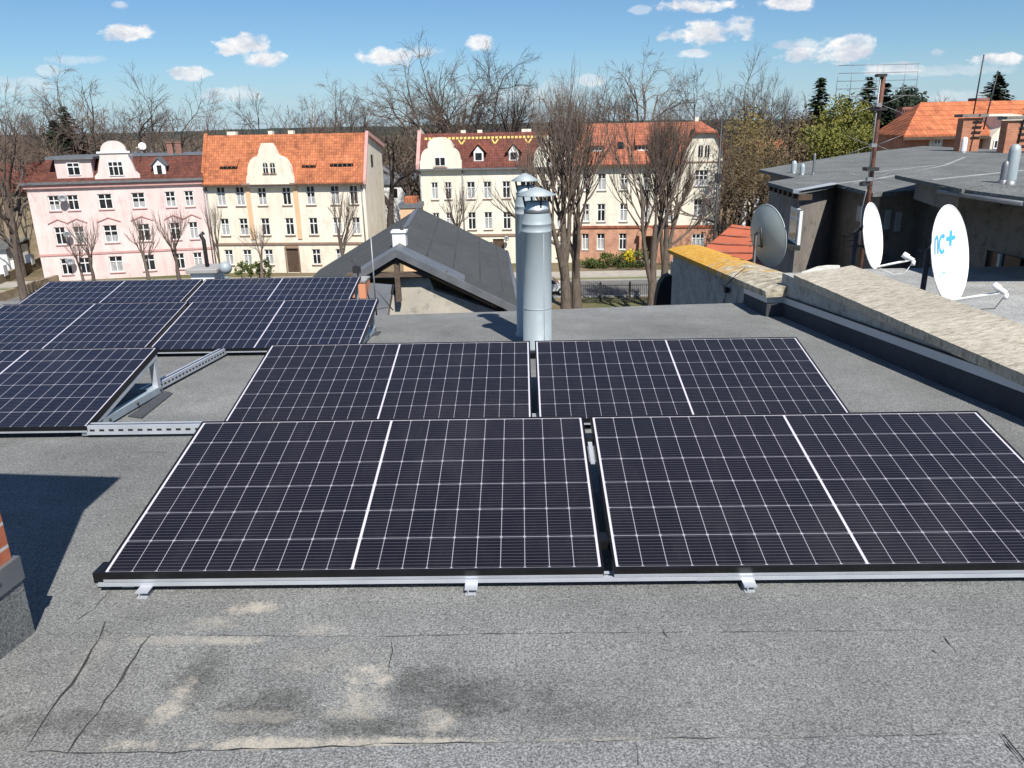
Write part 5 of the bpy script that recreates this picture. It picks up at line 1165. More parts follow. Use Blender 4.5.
# hills on the horizon
mb=MB(); hr=random.Random(3)
for (Y,h,amp) in ((1500,11.5,1.5),(2100,16,3)):
    n=len(mb.v); k=90; xs=np.linspace(-2200,2400,k); z=[]; 
    for i,x_ in enumerate(xs): z.append(h+amp*math.sin(x_*.0022+Y)+amp*.4*math.sin(x_*.0071)+hr.uniform(-1.2,1.2))
    z=[max(6,q) for q in z]
    for x_,q in zip(xs,z): mb.v+=[(x_,Y,-1),(x_,Y+60,q),(x_,Y+500,q*.7)]
    for i in range(k-1):
        for j in (0,1): a=n+i*3+j; mb.f.append((a,a+3,a+4,a+1)); mb.mi.append(0); mb.sm.append(True)
tag(mb.build('hills',MT['hill']),kind='structure')

# railing fence along the near side of the street
mb_f=empty('iron_fence',(8,63,0),'dark iron railing fence along the near side of the street','fence')
x0,x1=3.9,13.5; yf=63.0
mb=MB(); mb.box(x0,x1,yf-.02,yf+.02,.35,.40); mb.box(x0,x1,yf-.02,yf+.02,1.45,1.50); mb.build('rail',MT['dark_metal'],mb_f)
k=int((x1-x0)/.16)
mb=MB()
for i in range(k): mb.box(x0+.08+i*.16-.014,x0+.08+i*.16+.014,yf-.012,yf+.012,.05,1.65)
o=mb.build('bars',MT['dark_metal'],mb_f)
for i in range(5):
    X=x0+i*(x1-x0)/4; mb=MB(); mb.box(X-.05,X+.05,yf-.05,yf+.05,0,1.8); mb.build('post',MT['dark_metal'],mb_f)

# ------------------------------------------------------------------ trees
def seg_mesh(name,segs,mat,extra=None):
    """segs: list of (p0,p1,r0,r1,sides)"""
    V=[];Fc=[];n=0
    by={}
    for s in segs: by.setdefault(s[4],[]).append(s)
    allv=[];allf=[]
    for sides,ss in by.items():
        P0=np.array([s[0] for s in ss]);P1=np.array([s[1] for s in ss]);r0=np.array([s[2] for s in ss]);r1=np.array([s[3] for s in ss])
        d=P1-P0; d/=np.linalg.norm(d,axis=1)[:,None]+1e-9
        ref=np.where(np.abs(d[:,2:3])>.9,np.array([[1.,0,0]]),np.array([[0,0,1.]])); a=np.cross(d,ref); a/=np.linalg.norm(a,axis=1)[:,None]; b_=np.cross(d,a)
        ang=2*np.pi*np.arange(sides)/sides; c=np.cos(ang)[None,:,None]; s_=np.sin(ang)[None,:,None]
        ring=a[:,None,:]*c+b_[:,None,:]*s_
        v0=P0[:,None,:]+ring*r0[:,None,None]; v1=P1[:,None,:]+ring*r1[:,None,None]
        v=np.concatenate([v0,v1],1).reshape(-1,3); m=len(ss); base=n+np.arange(m)[:,None]*2*sides
        k=np.arange(sides)[None,:]; q=(np.arange(sides)[None,:]+1)%sides
        f=np.stack([base+k,base+q,base+sides+q,base+sides+k],2).reshape(-1,4)
        allv.append(v);allf.append(f);n+=len(v)
    V=np.concatenate(allv);Fq=np.concatenate(allf)
    if extra is not None: pass
    me=bpy.data.meshes.new(name); me.vertices.add(len(V)); me.vertices.foreach_set('co',V.ravel())
    me.loops.add(Fq.size); me.loops.foreach_set('vertex_index',Fq.ravel().astype(np.int32)); me.polygons.add(len(Fq))
    me.polygons.foreach_set('loop_start',(np.arange(len(Fq))*4).astype(np.int32)); me.polygons.foreach_set('use_smooth',np.ones(len(Fq),bool))
    me.materials.append(mat); me.update(calc_edges=True); me.validate(); return me
def rnd_dir(rg,d,ang):
    d=d/np.linalg.norm(d); r=rg.normal(size=3); r-=d*r.dot(d); r/=np.linalg.norm(r)+1e-9; return d*math.cos(ang)+r*math.sin(ang)
def grow(seed,H=20,r=.35,kind='spread',dens=1.0,tw=.016):
    rg=np.random.default_rng(seed); segs=[[],[]]
    def branch(p,d,L,r0,depth,maxd,up,wig):
        n=max(2,int(3 if depth>1 else 5)); pts=[p]; rad=[r0]; cur=p.copy(); dd=d/np.linalg.norm(d)
        for i in range(n):
            dd=dd+rg.normal(size=3)*wig+np.array([0,0,up]); dd/=np.linalg.norm(dd); cur=cur+dd*L/n; pts.append(cur.copy()); rad.append(max(tw*.7,r0*(1-.62*(i+1)/n)))
        sides=8 if depth==0 else (5 if depth==1 else 3)
        for i in range(n): segs[0 if depth<=1 else 1].append((pts[i],pts[i+1],rad[i],rad[i+1],sides))
        if depth>=maxd: return
        kids={0:KD[0],1:KD[1],2:KD[2],3:KD[3],4:KD[4]}[depth]
        for k in range(kids):
            f=(.42+.58*(k+rg.uniform(.1,.9))/kids) if depth>0 else (T0+(1-T0)*(k+rg.uniform(.2,.9))/kids)
            if k==kids-1: f=1.0
            x=f*n; i=min(n-1,int(x)); q=pts[i]+(pts[i+1]-pts[i])*(x-i); rr=rad[i]+(rad[i+1]-rad[i])*(x-i)
            t=pts[i+1]-pts[i]; ang=rg.uniform(*AN[depth]); 
            if k==kids-1: ang*=.45
            nd=rnd_dir(rg,t,ang); LL=L*rg.uniform(*LR[depth])*(1.15-.35*f)
            branch(q,nd,LL,max(tw,rr*rg.uniform(.55,.78)),depth+1,maxd,up*UPM[min(depth,3)],WG)
    z=np.zeros(3)
    if kind=='spread':
        KD=[6,6,int(5*dens)+1,5,3];T0=.40;AN=[(.45,1.05),(.5,1.05),(.45,1.0),(.35,.9),(.3,.8)];LR=[(.70,1.05),(.40,.66),(.40,.62),(.38,.6),(.4,.6)];UPM=[.7,.5,.3,.3];WG=.19
        branch(z,np.array([0,0,1.]),H*.48,r,0,4,.035,.07)
    elif kind=='up':
        KD=[5,6,int(6*dens)+1,4,3];T0=.30;AN=[(.3,.8),(.35,.85),(.4,.9),(.35,.8),(.3,.7)];LR=[(.70,1.0),(.42,.66),(.4,.62),(.4,.6),(.4,.6)];UPM=[.8,.7,.5,.5];WG=.14
        branch(z,np.array([0,0,1.]),H*.54,r,0,4,.05,.05)
    elif kind=='broom':   # several stout stems carrying straight upright rods
        KD=[4,9,int(6*dens)+1,3,3];T0=.25;AN=[(.16,.50),(.3,.95),(.3,.7),(.3,.75),(.3,.7)];LR=[(.8,1.1),(.45,.75),(.45,.7),(.4,.6),(.4,.6)];UPM=[1.2,1.5,1.2,1];WG=.05
        branch(z,np.array([0,0,1.]),H*.50,r,0,4,.10,.045)
    elif kind=='pollard':
        KD=[5,7,5,3,2];T0=.55;AN=[(.3,.8),(.2,.6),(.2,.6),(.3,.6),(.3,.6)];LR=[(.35,.6),(.7,1.2),(.35,.6),(.4,.6),(.4,.6)];UPM=[2,2,1.5,1];WG=.10
        branch(z,np.array([0,0,1.]),H*.5,r,0,3,.04,.05)
    return segs
TREES={}
def tree_kit(key,seed,H,r,kind,mats,dens=1.0,tw=.016):
    s=grow(seed,H,r,kind,dens,tw); a=seg_mesh('trunk',s[0],MT[mats[0]]); b_=seg_mesh('crown',s[1],MT[mats[1]])
    zmax=float(np.percentile([q[1][2] for q in s[1]],99.3)); TREES[key]=(a,b_,zmax)
def plant(key,name,x,y,H,label,cat='tree',group='bare trees',rot=0,sx=1.0,lean=(0,0)):
    a,b_,zm=TREES[key]; s=H/zm; root=empty(name,(x,y,0),label,cat,group); root.rotation_euler=(lean[0],lean[1],rot); root.scale=(s*sx,s*sx,s)
    for me,nm in ((a,'trunk'),(b_,'crown')):
        o=bpy.data.objects.new(nm,me); COL.objects.link(o); o.parent=root
    return root
tree_kit('s1',1,20,.60,'spread',('bark_d','bark_m'),1.3,.0155)
tree_kit('s2',5,20,.58,'spread',('bark_m','bark_p'),1.3,.0155)
tree_kit('s3',8,20,.56,'spread',('bark_d','bark_d'),1.6,.016)
tree_kit('u1',12,20,.50,'up',('bark_m','bark_p'),1.3,.016)
tree_kit('u2',15,20,.50,'up',('bark_d','bark_m'),1.3,.016)
tree_kit('y1',19,18,.30,'up',('bark_m','bark_y'),1.1,.024)
tree_kit('b1',23,19,.72,'broom',('bark','bark_l'),1.7,.017)
tree_kit('b2',29,17,.62,'broom',('bark','bark_l'),1.5,.016)
tree_kit('p1',31,7,.20,'pollard',('bark_l','bark_l'),1,.012)
tree_kit('p2',37,7,.20,'pollard',('bark_m','bark_l'),1,.012)
def pt_px(key,name,px_,ytop,Y,label,base_y=None,**k):
    p=atY(px_,150,Y); t=atY(px_,ytop,Y); return plant(key,name,p.x,Y,t.z,label,**k)
T=pt_px
T('s2','bare_tree',86,66,98,'tall spreading bare tree left of centre of the pink house roof',rot=1.0)
T('s1','bare_tree',160,70,97,'dark spreading bare tree behind the right end of the pink house',rot=2.2)
T('u1','bare_tree',207,92,104,'slender bare tree between pink house and orange roof',rot=.5)
T('s3','bare_tree',266,92,100,'compact dark round headed bare tree behind the orange roof',rot=3.1,sx=.8)
T('s2','bare_tree',325,82,102,'wide bare tree behind the right half of the orange roof',rot=4.0)
T('u2','bare_tree',352,88,108,'upright bare tree just right of the wide one behind the orange roof',rot=2.0)
T('s1','bare_tree',384,98,100,'low dark bare tree in the gap right of the cream house',rot=5.1)
T('s2','bare_tree',428,52,104,'tall wide bare tree rising behind the left gable of the yellow house',rot=.9)
T('s1','bare_tree',450,42,108,'tallest bare tree behind the yellow house, with forked trunk',rot=3.6)
T('s3','bare_tree',487,48,100,'dense dark bare tree behind the middle of the yellow house',rot=1.4,sx=.85)
T('u2','bare_tree',506,84,104,'thin straight bare tree right of the dense dark one',rot=.2,sx=.7)
T('u1','bare_tree',537,80,98,'brownish bare tree left of the big street tree crown',rot=2.7)
T('u2','bare_tree',612,76,106,'bare tree behind the left end of the red roof',rot=1.7)
T('s2','bare_tree',645,50,106,'airy tall bare tree with faint green buds behind the red roof',rot=5.6)
T('s3','bare_tree',699,68,104,'dark bare tree with crooked limbs behind the red roof right end',rot=2.9,sx=.7)
T('s1','bare_tree',742,55,98,'big dark bare tree right of the brick house',rot=4.4,sx=.85)
T('u2','bare_tree',768,67,92,'tall leaning bare tree right of the big dark one',rot=1.2,sx=.6,lean=(0,.10))
T('y1','willow',764,118,84,'yellowish budding willow behind the neighbour roof left end',group='budding trees',rot=.3)
T('y1','willow',780,130,76,'lower yellow brown willow nearest the neighbour roof',group='budding trees',rot=2.3)
T('u1','ivy_tree',733,124,72,'brown bushy tree standing close to the right wall of the brick house',group='bare trees',rot=1.9)
T('u2','bare_tree',786,96,100,'bare tree between the willow and the dark spruce',rot=.7)
T('u1','bare_tree',12,84,90,'brown bare tree at the far left photo edge',rot=.4)
T('u2','bare_tree',34,96,96,'bare tree between the photo edge and the pink house',rot=3.3)
T('s2','bare_tree',-6,92,80,'half hidden bare tree cut by the left photo edge',rot=3.9)
T('s3','bare_tree',112,108,112,'small dark bare tree right of the conifer behind the pink house',rot=1.1)
T('s2','bare_tree',228,106,118,'faint distant bare tree above the orange roof left end',rot=1.6)
T('s1','bare_tree',300,110,115,'low bare tree between the round headed tree and the wide one',rot=2.6)
T('u1','bare_tree',404,92,112,'bare tree just left of the yellow house ridge',rot=5.0)
T('s1','bare_tree',468,66,112,'bare tree between the tallest and the dense dark one',rot=0.3)
T('u1','bare_tree',578,74,112,'bare tree seen through the crown of the big street tree',rot=4.3)
T('u1','bare_tree',672,92,112,'bare tree behind the middle of the red roof',rot=3.0)
T('u1','bare_tree',722,96,112,'bare tree left of the big dark one, beyond the brick house',rot=2.2)
T('s3','bare_tree',940,97,110,'thin bare tree top beyond the big orange hipped roof',rot=2.2)
# big street trees
def plant_at(key,name,px_,py_,Y,ytop,label,**k):
    p=atY(px_,py_,Y); t=atY(px_,ytop,Y); return plant(key,name,p.x,Y,t.z,label,**k)
plant_at('b1','street_tree',566,300,58,76,'biggest bare street tree right of the vent pipes, with many upright rods',group='bare street trees',rot=.6,sx=.8)
plant_at('b2','street_tree',577,300,60,92,'second stem of the big street tree, leaning right',group='bare street trees',rot=2.6,sx=.85,lean=(0,.05))
plant_at('b2','street_tree',652,300,58,98,'bare street tree before the brick house door, left one of a pair',group='bare street trees',rot=1.1,sx=.8)
plant_at('b1','street_tree',664,300,59.5,108,'bare street tree before the brick house, right one of a pair, leaning right',group='bare street trees',rot=3.8,sx=.75,lean=(0,.06))
for (x_,yt,Y,k_,r_,lab) in ((93,218,71,'p2',.2,'olive pollarded tree before the left windows of the pink house'),(84,232,70,'p1',1.2,'small pollarded tree at the left corner of the pink house'),(149,214,71,'p1',2.2,'pollarded tree before the middle of the pink house'),
   (180,208,71,'p2',3.3,'dark pollarded tree before the right part of the pink house'),(262,222,72,'p1',4.1,'pollarded stub tree before the cream house door'),(345,188,71,'p2',5.1,'round pollarded tree before the right windows of the cream house'),
   (462,182,74,'p1',.9,'pollarded tree before the left gable of the yellow house'),(20,165,66,'p2',1.9,'leafless bushy tree left of the pink house'),(222,200,70,'p2',2.9,'thin young tree at the left corner of the cream house')):
    plant_at(k_,'pollard_tree',x_,280,Y,yt,lab,group='pollarded street trees',rot=r_,sx=.9 if x_!=222 else .5)

# far woods: one mass of merged bare trees
rg=np.random.default_rng(77)
base=[]
for sd in (101,102,103):
    s=grow(sd,16,.3,'up',.6,.03); base.append([q for q in s[0]+s[1] if True])
def woods(name,spots,mat,label=None):
    seg=[]
    arr=[]
    for b_ in base:
        P0=np.array([q[0] for q in b_]);P1=np.array([q[1] for q in b_]);r0=np.array([q[2] for q in b_]);r1=np.array([q[3] for q in b_]); arr.append((P0,P1,r0,r1))
    out=[]
    allP0=[];allP1=[];R0=[];R1=[]
    for (x,y,s,zb) in spots:
        P0,P1,r0,r1=arr[rg.integers(3)]; a=rg.uniform(0,6.28); M=np.array([[math.cos(a),-math.sin(a),0],[math.sin(a),math.cos(a),0],[0,0,1]])*s
        allP0.append(P0@M.T+np.array([x,y,zb]));allP1.append(P1@M.T+np.array([x,y,zb]));R0.append(r0*1.5);R1.append(r1*1.5)
    P0=np.concatenate(allP0);P1=np.concatenate(allP1);R0=np.concatenate(R0);R1=np.concatenate(R1)
    segs=[(p,q,a,b_,3) for p,q,a,b_ in zip(P0,P1,R0,R1)]
    me=seg_mesh(name,segs,mat); o=bpy.data.objects.new(name,me); COL.objects.link(o); return tag(o,label,'wood',kind='stuff')
sp=[]
for i in range(170):
    x=-112+ i*1.3+rg.uniform(-2,2); y=rg.uniform(104,175); sp.append((x*(y/130),y,rg.uniform(.55,.9),0))
for i in range(24): sp.append((-62+rg.uniform(-22,8),rg.uniform(84,112),rg.uniform(.55,.85),0))
for i in range(26): sp.append((32+rg.uniform(-6,14),rg.uniform(82,112),rg.uniform(.5,.8),0))
woods('woods',sp,MT['bark_p'],'brown leafless woodland behind the houses')
mb=MB(); hr=random.Random(8)
# undergrowth and shrubs
def leafcloud(mb,c,rad,n,size,rg,flat=1.0,shape='ball'):
    c=np.array(c); 
    nc=max(5,n//38); cen=[]
    for i in range(nc):
        d=rg.normal(size=3); d/=np.linalg.norm(d); cen.append(d*rg.uniform(.25,.95)**.6)
    cen=np.array(cen)
    for i in range(n):
        q=cen[rg.integers(nc)]+rg.normal(size=3)*.17; q=q*np.array(rad); p=c+q
        a=rg.normal(size=3); a/=np.linalg.norm(a); b_=np.cross(a,rg.normal(size=3)); b_/=np.linalg.norm(b_); s=size*rg.uniform(.5,1.4)
        mb.face([p-a*s,p+b_*s*.6,p+a*s,p-b_*s*.6])
def shrub(name,x,y,z,rad,n,size,mat,label,group='shrubs',cat='shrub',trunk=True):
    rgx=np.random.default_rng(int(abs(x*31+y*7))+3); root=empty(name,(x,y,0),label,cat,group); mb=MB(); leafcloud(mb,(x,y,z),rad,n,size,rgx); mb.build('crown',mat,root)
    if trunk:
        mb=MB(); mb.tube([(x,y,0),(x+.1,y,z*.6),(x,y,z)],[max(.05,rad[0]*.07),max(.04,rad[0]*.05),.03],6); mb.build('trunk',MT['bark_m'],root)
    return root
def spruce(px_,ytop,Y,wb,label,mat='leaf_spruce',zb=2.0,n=2600,name='spruce',gaps=.3):
    p=atY(px_,150,Y); H=atY(px_,ytop,Y).z; rgx=np.random.default_rng(px_*3+1); root=empty(name,(p.x,Y,0),label,'conifer','dark evergreens')
    mb=MB(); tiers=int((H-zb)/.42)
    for t in range(tiers):
        f=t/tiers; z=zb+(H-zb)*f; rr=wb*1.55*(1-f)**.8*rgx.uniform(.7,1.12)+.1; k=max(7,int(13*(1-f))+7)
        for j in range(k):
            a=rgx.uniform(0,6.283); L=rr*rgx.uniform(.7,1.1); m_=max(3,int(L*5))
            for i in range(m_):
                q=(i+.6)/m_; r0=L*q; zz=z-.22*r0+.05*r0*r0*.3; cx_=p.x+math.cos(a)*r0; cy_=Y+math.sin(a)*r0; w=.30*(1.15-q*.7)+.08
                for s_ in range(2):
                    o1=rgx.normal(size=3)*.12; dv=np.array([math.cos(a),math.sin(a),-.15]); sv=np.array([-math.sin(a),math.cos(a),rgx.uniform(-.7,.3)])
                    c=np.array([cx_,cy_,zz])+o1; mb.face([c-dv*w,c+sv*w*.6,c+dv*w,c-sv*w*.6])
    mb.build('crown',MT[mat],root); mb=MB(); mb.tube([(p.x,Y,0),(p.x,Y,H*.97)],[.28,.03],7); mb.build('trunk',MT['bark_d'],root); return root
spruce(814,76,86,3.6,'pointed dark spruce right of the willow')
spruce(862,75,90,3.8,'spruce left of the rusty mast, top beside the grid','leaf_spruce')
spruce(878,82,90,3.6,'spruce directly behind the rusty mast','leaf_dark')
spruce(843,96,88,2.6,'small spruce between the two taller ones','leaf_dark')
spruce(986,72,105,3.6,'slender pine top above the big orange roof','leaf_dark',zb=12)
spruce(71,106,96,4.4,'dark conifer behind the left end of the pink house','leaf_dark')
spruce(58,118,99,4.2,'darker low conifer left of the pink house roof','leaf_dark')
def pxshrub(name,px_,py_,Y,rx,rz_,n,size,mat,label,**k):
    p=atY(px_,py_,Y); return shrub(name,p.x,Y,p.z,(rx,rx,rz_),n,size,MT[mat],label,**k)
pxshrub('pine',899,108,92,1.9,2.0,2400,.16,'leaf_dark','round topped dark pine right of the rusty mast',cat='tree',group='dark evergreens')
pxshrub('pine',911,106,95,1.7,1.9,2200,.16,'leaf_dark','second round topped dark pine beside the chimney of the orange roof',cat='tree',group='dark evergreens')
pxshrub('leafy_tree',845,127,74,2.5,2.6,4200,.12,'leaf_yel','bright yellow green leafy tree left of the mast',cat='tree',group='leafy trees')
pxshrub('leafy_tree',824,142,72,2.1,1.8,2600,.12,'leaf_yel','smaller yellow green tree left below the bright one',cat='tree',group='leafy trees')
pxshrub('leafy_tree',866,143,68,1.9,1.2,1800,.11,'leaf_yel','low yellow green bush at the edge of the neighbour roof',cat='tree',group='leafy trees')
pxshrub('leafy_tree',804,142,80,2.0,2.4,2600,.12,'leaf_br','dull green tree under the pointed spruce',cat='tree',group='leafy trees')
pxshrub('brown_bush',748,150,78,2.4,4.0,3800,.10,'leaf_will','ochre budding bush right of the brick house',group='budding shrubs')
pxshrub('brown_bush',775,165,70,3.0,3.6,4200,.09,'leaf_br','dry brown bush beside the neighbour roof',group='budding shrubs')
pxshrub('brown_bush',738,190,70,1.6,4.0,3000,.09,'leaf_br','tall brown bush against the brick house right wall',group='budding shrubs')
for i,(x_,y_,rx,rz_,m_,lab) in enumerate(((592,263,1.3,.7,'leaf_gr','low green bush under the left brick windows'),(606,262,1.2,.8,'leaf_gr','green bush under the second brick window'),(622,261,1.1,.9,'leaf_gr','green bush left of the yellow flowering one'),(629,257,.6,.7,'leaf_fors','yellow flowering forsythia by the brick house door'),(638,260,1.2,1.1,'leaf_gr','taller green bush beside the brick house door'))):
    pxshrub('garden_bush',x_,y_,80,rx,rz_,900,.11,m_,lab,group='garden bushes')
for i,(x_,lab) in enumerate(((240,'small round bush left of the cream house pollard'),(249,'small round bush beside the cream house pollard'),(258,'green clipped bush before the cream house'),(268,'tall clipped bush left of the arched door'))):
    pxshrub('garden_bush',x_,269,75,.5,.7 if i<3 else 1.0,500,.09,'leaf_gr',lab,group='garden bushes')
# grass lawn stubble strip in front of brick house is part of the ground; left slope wall
A_=atZ(-25,297,0); B_=atZ(50,264,0); fw_=Fr((A_.x,A_.y),(B_.x,B_.y))
wl_=empty('garden_wall',(A_.x,A_.y,0),'long rubble garden wall with white block piers at the far left','wall')
mb=MB(); mb.box(0,fw_.W,0,.45,0,.95,fw_); mb.build('wall_body',MT['stone'],wl_)
for x_,y_ in ((6,272),(19,267),(33,261)):
    u,w=fw_.px(x_,y_); mb=MB(); mb.box(u-.5,u+.35,-.05,.5,.7,1.75,fw_); mb.build('pier',MT['white'],wl_)
A2=atZ(-10,306,0); B2=atZ(60,283,0); f2=Fr((A2.x,A2.y),(B2.x,B2.y)); mb=MB(); mb.box(0,f2.W,0,.4,0,.8,f2)
tag(mb.build('low_wall',MT['stone']),'lower mossy stone wall nearer the panels at the left','wall')
p=atY(1,250,84); mb=MB(); mb.box(p.x-3,p.x+.5,84,88,0,2.4); shd=empty('white_shed',(p.x,86,0),'small white shed cut by the left photo edge','shed'); mb.build('wall',MT['white'],shd)
mb=MB(); mb.slab([Vector((p.x-3.3,83.6,2.4)),Vector((p.x+.8,83.6,2.4)),Vector((p.x+.8,88.3,3.0)),Vector((p.x-3.3,88.3,3.0))],.12); mb.build('roof',MT['gut'],shd)
# white fence posts far right of brick house
for i,(x_,y_) in enumerate(((744,212),(755,213),(766,214))):
    p=atY(x_,y_,76); mb=MB(); mb.box(p.x-.16,p.x+.16,75.8,76.1,0,p.z+1.2); mb.box(p.x-.22,p.x+.22,75.74,76.16,p.z+1.2,p.z+1.35)
    tag(mb.build('gate_post',MT['white']),('left','middle','right')[i]+' white gate post beyond the grey green dish','post','white gate posts')
# far small houses
def far_house(x_,y_,Y,w,h,rh,wm,rm,label,d=8):
    p=atY(x_,y_,Y); root=empty('distant_house',(p.x,Y,0),label,'house','distant houses'); mb=MB(); mb.box(p.x-w/2,p.x+w/2,Y,Y+d,0,h); mb.build('wall',MT[wm],root)
    mb=MB(); mb.slab([Vector((p.x-w/2-.3,Y-.3,h)),Vector((p.x+w/2+.3,Y-.3,h)),Vector((p.x+w/2+.3,Y+d/2,h+rh)),Vector((p.x-w/2-.3,Y+d/2,h+rh))],.15); mb.slab([Vector((p.x-w/2-.3,Y+d+.3,h)),Vector((p.x-w/2-.3,Y+d/2,h+rh)),Vector((p.x+w/2+.3,Y+d/2,h+rh)),Vector((p.x+w/2+.3,Y+d+.3,h))],.15)
    mb.build('roof',MT[rm],root)
    for i in range(3):
        mb=MB(); c=p.x-w/2+w*(i+.5)/3; mb.box(c-.5,c+.5,Y-.04,Y-.005,h-2,h-.7); mb.build('window',MT['glass'],root)
far_house(112,150,150,12,8,2.6,'white','gut','pale distant house above the pink house roof, left')
far_house(160,152,120,30,10,1.0,'white','gut','long low white building behind the pink house')
far_house(392,160,120,10,6,2.5,'white','gut','distant pale house in the gap right of the cream house')
far_house(780,150,130,9,8,3,'cream','tile_or','distant house with orange roof behind the willow')
far_house(10,170,88,12,8,3,'stone','tile_br','brown house half hidden behind bushes at the left photo edge')
# cars
def car(x,y,ang,body,label):
    root=empty('parked_car',(x,y,0),label,'car','parked cars'); ca_,sa=math.cos(ang),math.sin(ang)
    def T(u,v,w): return Vector((x+u*ca_-v*sa,y+u*sa+v*ca_,w))
    prof=[(-2.1,.35),(2.1,.35),(2.15,.7),(1.95,.88),(1.1,.98),(.55,1.42),(-.95,1.46),(-1.75,1.0),(-2.1,.92)]
    mb=MB(); n=0; k=len(prof); mb.v+=[tuple(T(u,-.85,w)) for u,w in prof]+[tuple(T(u,.85,w)) for u,w in prof]; mb.f.append(tuple(range(k))); mb.f.append(tuple(range(2*k-1,k-1,-1))); mb.mi+=[0,0]; mb.sm+=[False]*2
    for i in range(k): j=(i+1)%k; mb.f.append((j,i,k+i,k+j)); mb.mi.append(0); mb.sm.append(False)
    bd=mb.build('body',body,root,bevel=.05)
    for s in (-1,1):
        mb=MB(); q=[(.98,.98),(.52,1.34),(-.92,1.38),(-1.5,1.0)]; pts=[T(u,s*.862,w) for u,w in q]; pts2=[T(u,s*.85,w) for u,w in q]
        mb.face(pts if s<0 else pts[::-1]); mb.build('side_window',MT['glass'],root)
    mb=MB(); mb.hexa([T(1.16,-.75,.99),T(1.16,.75,.99),T(1.14,.75,.97),T(1.14,-.75,.97),T(.60,-.7,1.41),T(.60,.7,1.41),T(.57,.7,1.40),T(.57,-.7,1.40)]); mb.build('windscreen',MT['glass'],root)
    for u in (-1.35,1.35):
        for s in (-1,1):
            mb=MB(); c=T(u,s*.80,.33); mb.lathe(c,[(0,-.1),(.33,-.1),(.33,.1),(0,.1)],18,axis=T(0,1,0)-T(0,0,0)); w=mb.build('wheel',MT['rubber'],root)
            mb=MB(); mb.lathe(T(u,s*.905,.33),[(0,.0),(.19,.0)],12,axis=T(0,1,0)-T(0,0,0)); mb.build('rim',MT['alu'],w)
p=atZ(553,292,0.4); car(p.x-.6,67.3,.02,MT['carred'],'pale parked car glimpsed between the vent pipe and the big tree')
p=atY(748,220,74); car(p.x,72.0,.1,MT['cardark'],'dark parked car above the orange shed roof')

# ------------------------------------------------------------------ light and sky
SA=R(20); SE=R(51)      # sun stands behind the camera, to the right
sdir=Vector((math.sin(SA)*math.cos(SE),-math.cos(SA)*math.cos(SE),math.sin(SE)))
ld=bpy.data.lights.new('sun','SUN'); ld.energy=5.0; ld.angle=R(.53); ld.color=(1,.955,.89)
lo=bpy.data.objects.new('sun',ld); COL.objects.link(lo); lo.rotation_euler=(-sdir).to_track_quat('-Z','Y').to_euler()
world=bpy.data.worlds.new('World'); scene.world=world; world.use_nodes=True; n=NT(world.node_tree)
bg=n.n['Background']; sky=n.n.new('ShaderNodeTexSky'); sky.sky_type='NISHITA'; sky.sun_disc=False; sky.sun_elevation=SE
sky.sun_rotation=math.atan2(sdir.x,sdir.y); sky.air_density=1.0; sky.dust_density=.15; sky.ozone_density=2.2; sky.altitude=100
tc=n.n.new('ShaderNodeTexCoord'); s=n.sep(tc.outputs['Generated']); yy=n.M('MAXIMUM',s[1],.05); U=n.M('DIVIDE',s[0],yy); Wc=n.M('DIVIDE',s[2],yy)
uv=n.comb(U,n.M('MULTIPLY',Wc,1.6),0.)
nz=n.M('SUBTRACT',n.noise(uv,22,7,.62),.5); nz2=n.M('SUBTRACT',n.noise(uv,70,5,.6),.5)
def uw(x,y): d=ray(x,y); return d.x/d.y,d.z/d.y
tot=None; low=None
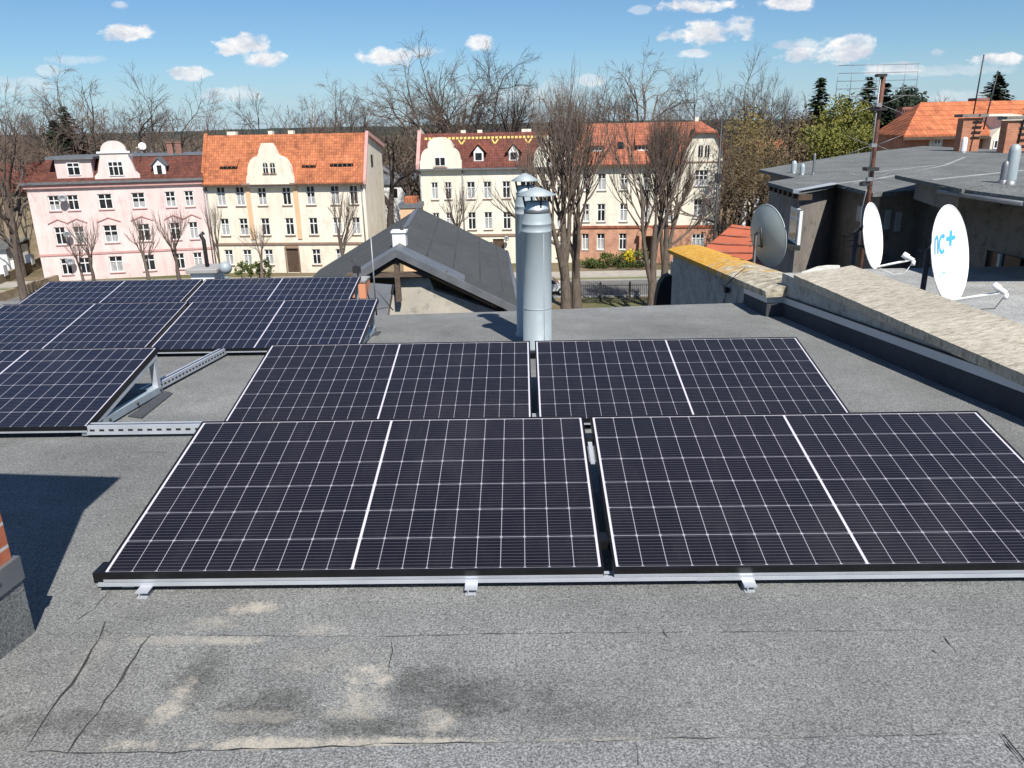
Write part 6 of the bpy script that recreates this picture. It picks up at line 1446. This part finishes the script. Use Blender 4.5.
for (x,y,a,b_,amp) in [(131,31,26,8,1),(240,45,27,11,1),(264,59,20,8,.95),(188,73,19,7,.9),(388,57,26,9,1),(482,43,14,8,.95),(425,52,16,6,.5),(712,32,40,11,1),(741,26,16,10,.8),(700,5,34,7,1),(790,4,26,7,1),(806,44,26,7,.55),(838,52,46,10,1),(862,44,20,8,.7),
   (690,54,17,4,.7),(998,59,30,6,.95),(938,54,9,5,.6),(893,68,28,6,.75),(640,10,10,4,.35),(50,70,12,6,.35),(75,60,28,5,.3),(560,88,20,10,.4),(950,70,60,5,.3),(20,88,30,10,.3),(120,5,8,4,.5),(230,95,26,8,.45),(960,96,50,6,.3),(520,96,70,9,.32),(590,80,14,6,.5)]:
    cu,cw=uw(x,y); du=abs(uw(x+a,y)[0]-cu); dw=abs(uw(x,y+b_)[1]-cw)
    e=n.M('ADD',n.M('POWER',n.M('DIVIDE',n.M('SUBTRACT',U,cu),du),2),n.M('POWER',n.M('DIVIDE',n.M('SUBTRACT',Wc,cw),dw),2))
    q=n.M('SUBTRACT',1.35,e); q=n.M('ADD',q,n.M('MULTIPLY',nz,5.5)); q=n.M('ADD',q,n.M('MULTIPLY',nz2,2.2)); q=n.M('MULTIPLY',n.M('MULTIPLY',q,1.1,clamp=True),amp); tot=q if tot is None else n.M('MAXIMUM',tot,q)
# general scattered cloud elsewhere in the sky, above the frame and behind
gen=n.ramp(n.noise(tc.outputs['Generated'],4.5,7,.6),[(.56,0.),(.72,.8)])
outside=n.M('MAXIMUM',n.M('GREATER_THAN',Wc,.26),n.M('LESS_THAN',s[1],.3)); gen=n.M('MULTIPLY',gen,outside)
gen=n.M('MULTIPLY',gen,n.M('MULTIPLY',n.M('SUBTRACT',s[2],.03),8,clamp=True))
tot=n.M('MAXIMUM',tot,gen)
shade=n.ramp(n.noise(uv,24,6,.65),[(.38,(8.4,9.1,10.3)),(.58,(13.4,13.3,13.1))])
# thin milky band just above the horizon
milk=n.M('MULTIPLY',n.M('SUBTRACT',.085,n.M('ABSOLUTE',Wc)),4.5,clamp=True)
tint=n.mix(1,sky.outputs[0],(.78,1.06,1.34),'MULTIPLY')
skyc=n.mix(n.M('MULTIPLY',milk,1.6,clamp=True),tint,(6.0,8.1,10.6))
col=n.mix(tot,skyc,shade); n.l.new(col,bg.inputs[0]); bg.inputs[1].default_value=.056

# ------------------------------------------------------------------ camera
cd=bpy.data.cameras.new('camera'); cam=bpy.data.objects.new('camera',cd); COL.objects.link(cam); scene.camera=cam
cd.sensor_fit='HORIZONTAL'; cd.sensor_width=36; cd.lens=F/1024*36; cd.clip_start=.05; cd.clip_end=8000
M=Matrix((RT,UP,-fwd)).transposed(); cam.matrix_world=Matrix.Translation(CAM)@M.to_4x4()
vs=scene.view_settings; vs.view_transform='Standard'; vs.look='None'; vs.gamma=1; vs.exposure=.45; vs.use_curve_mapping=False
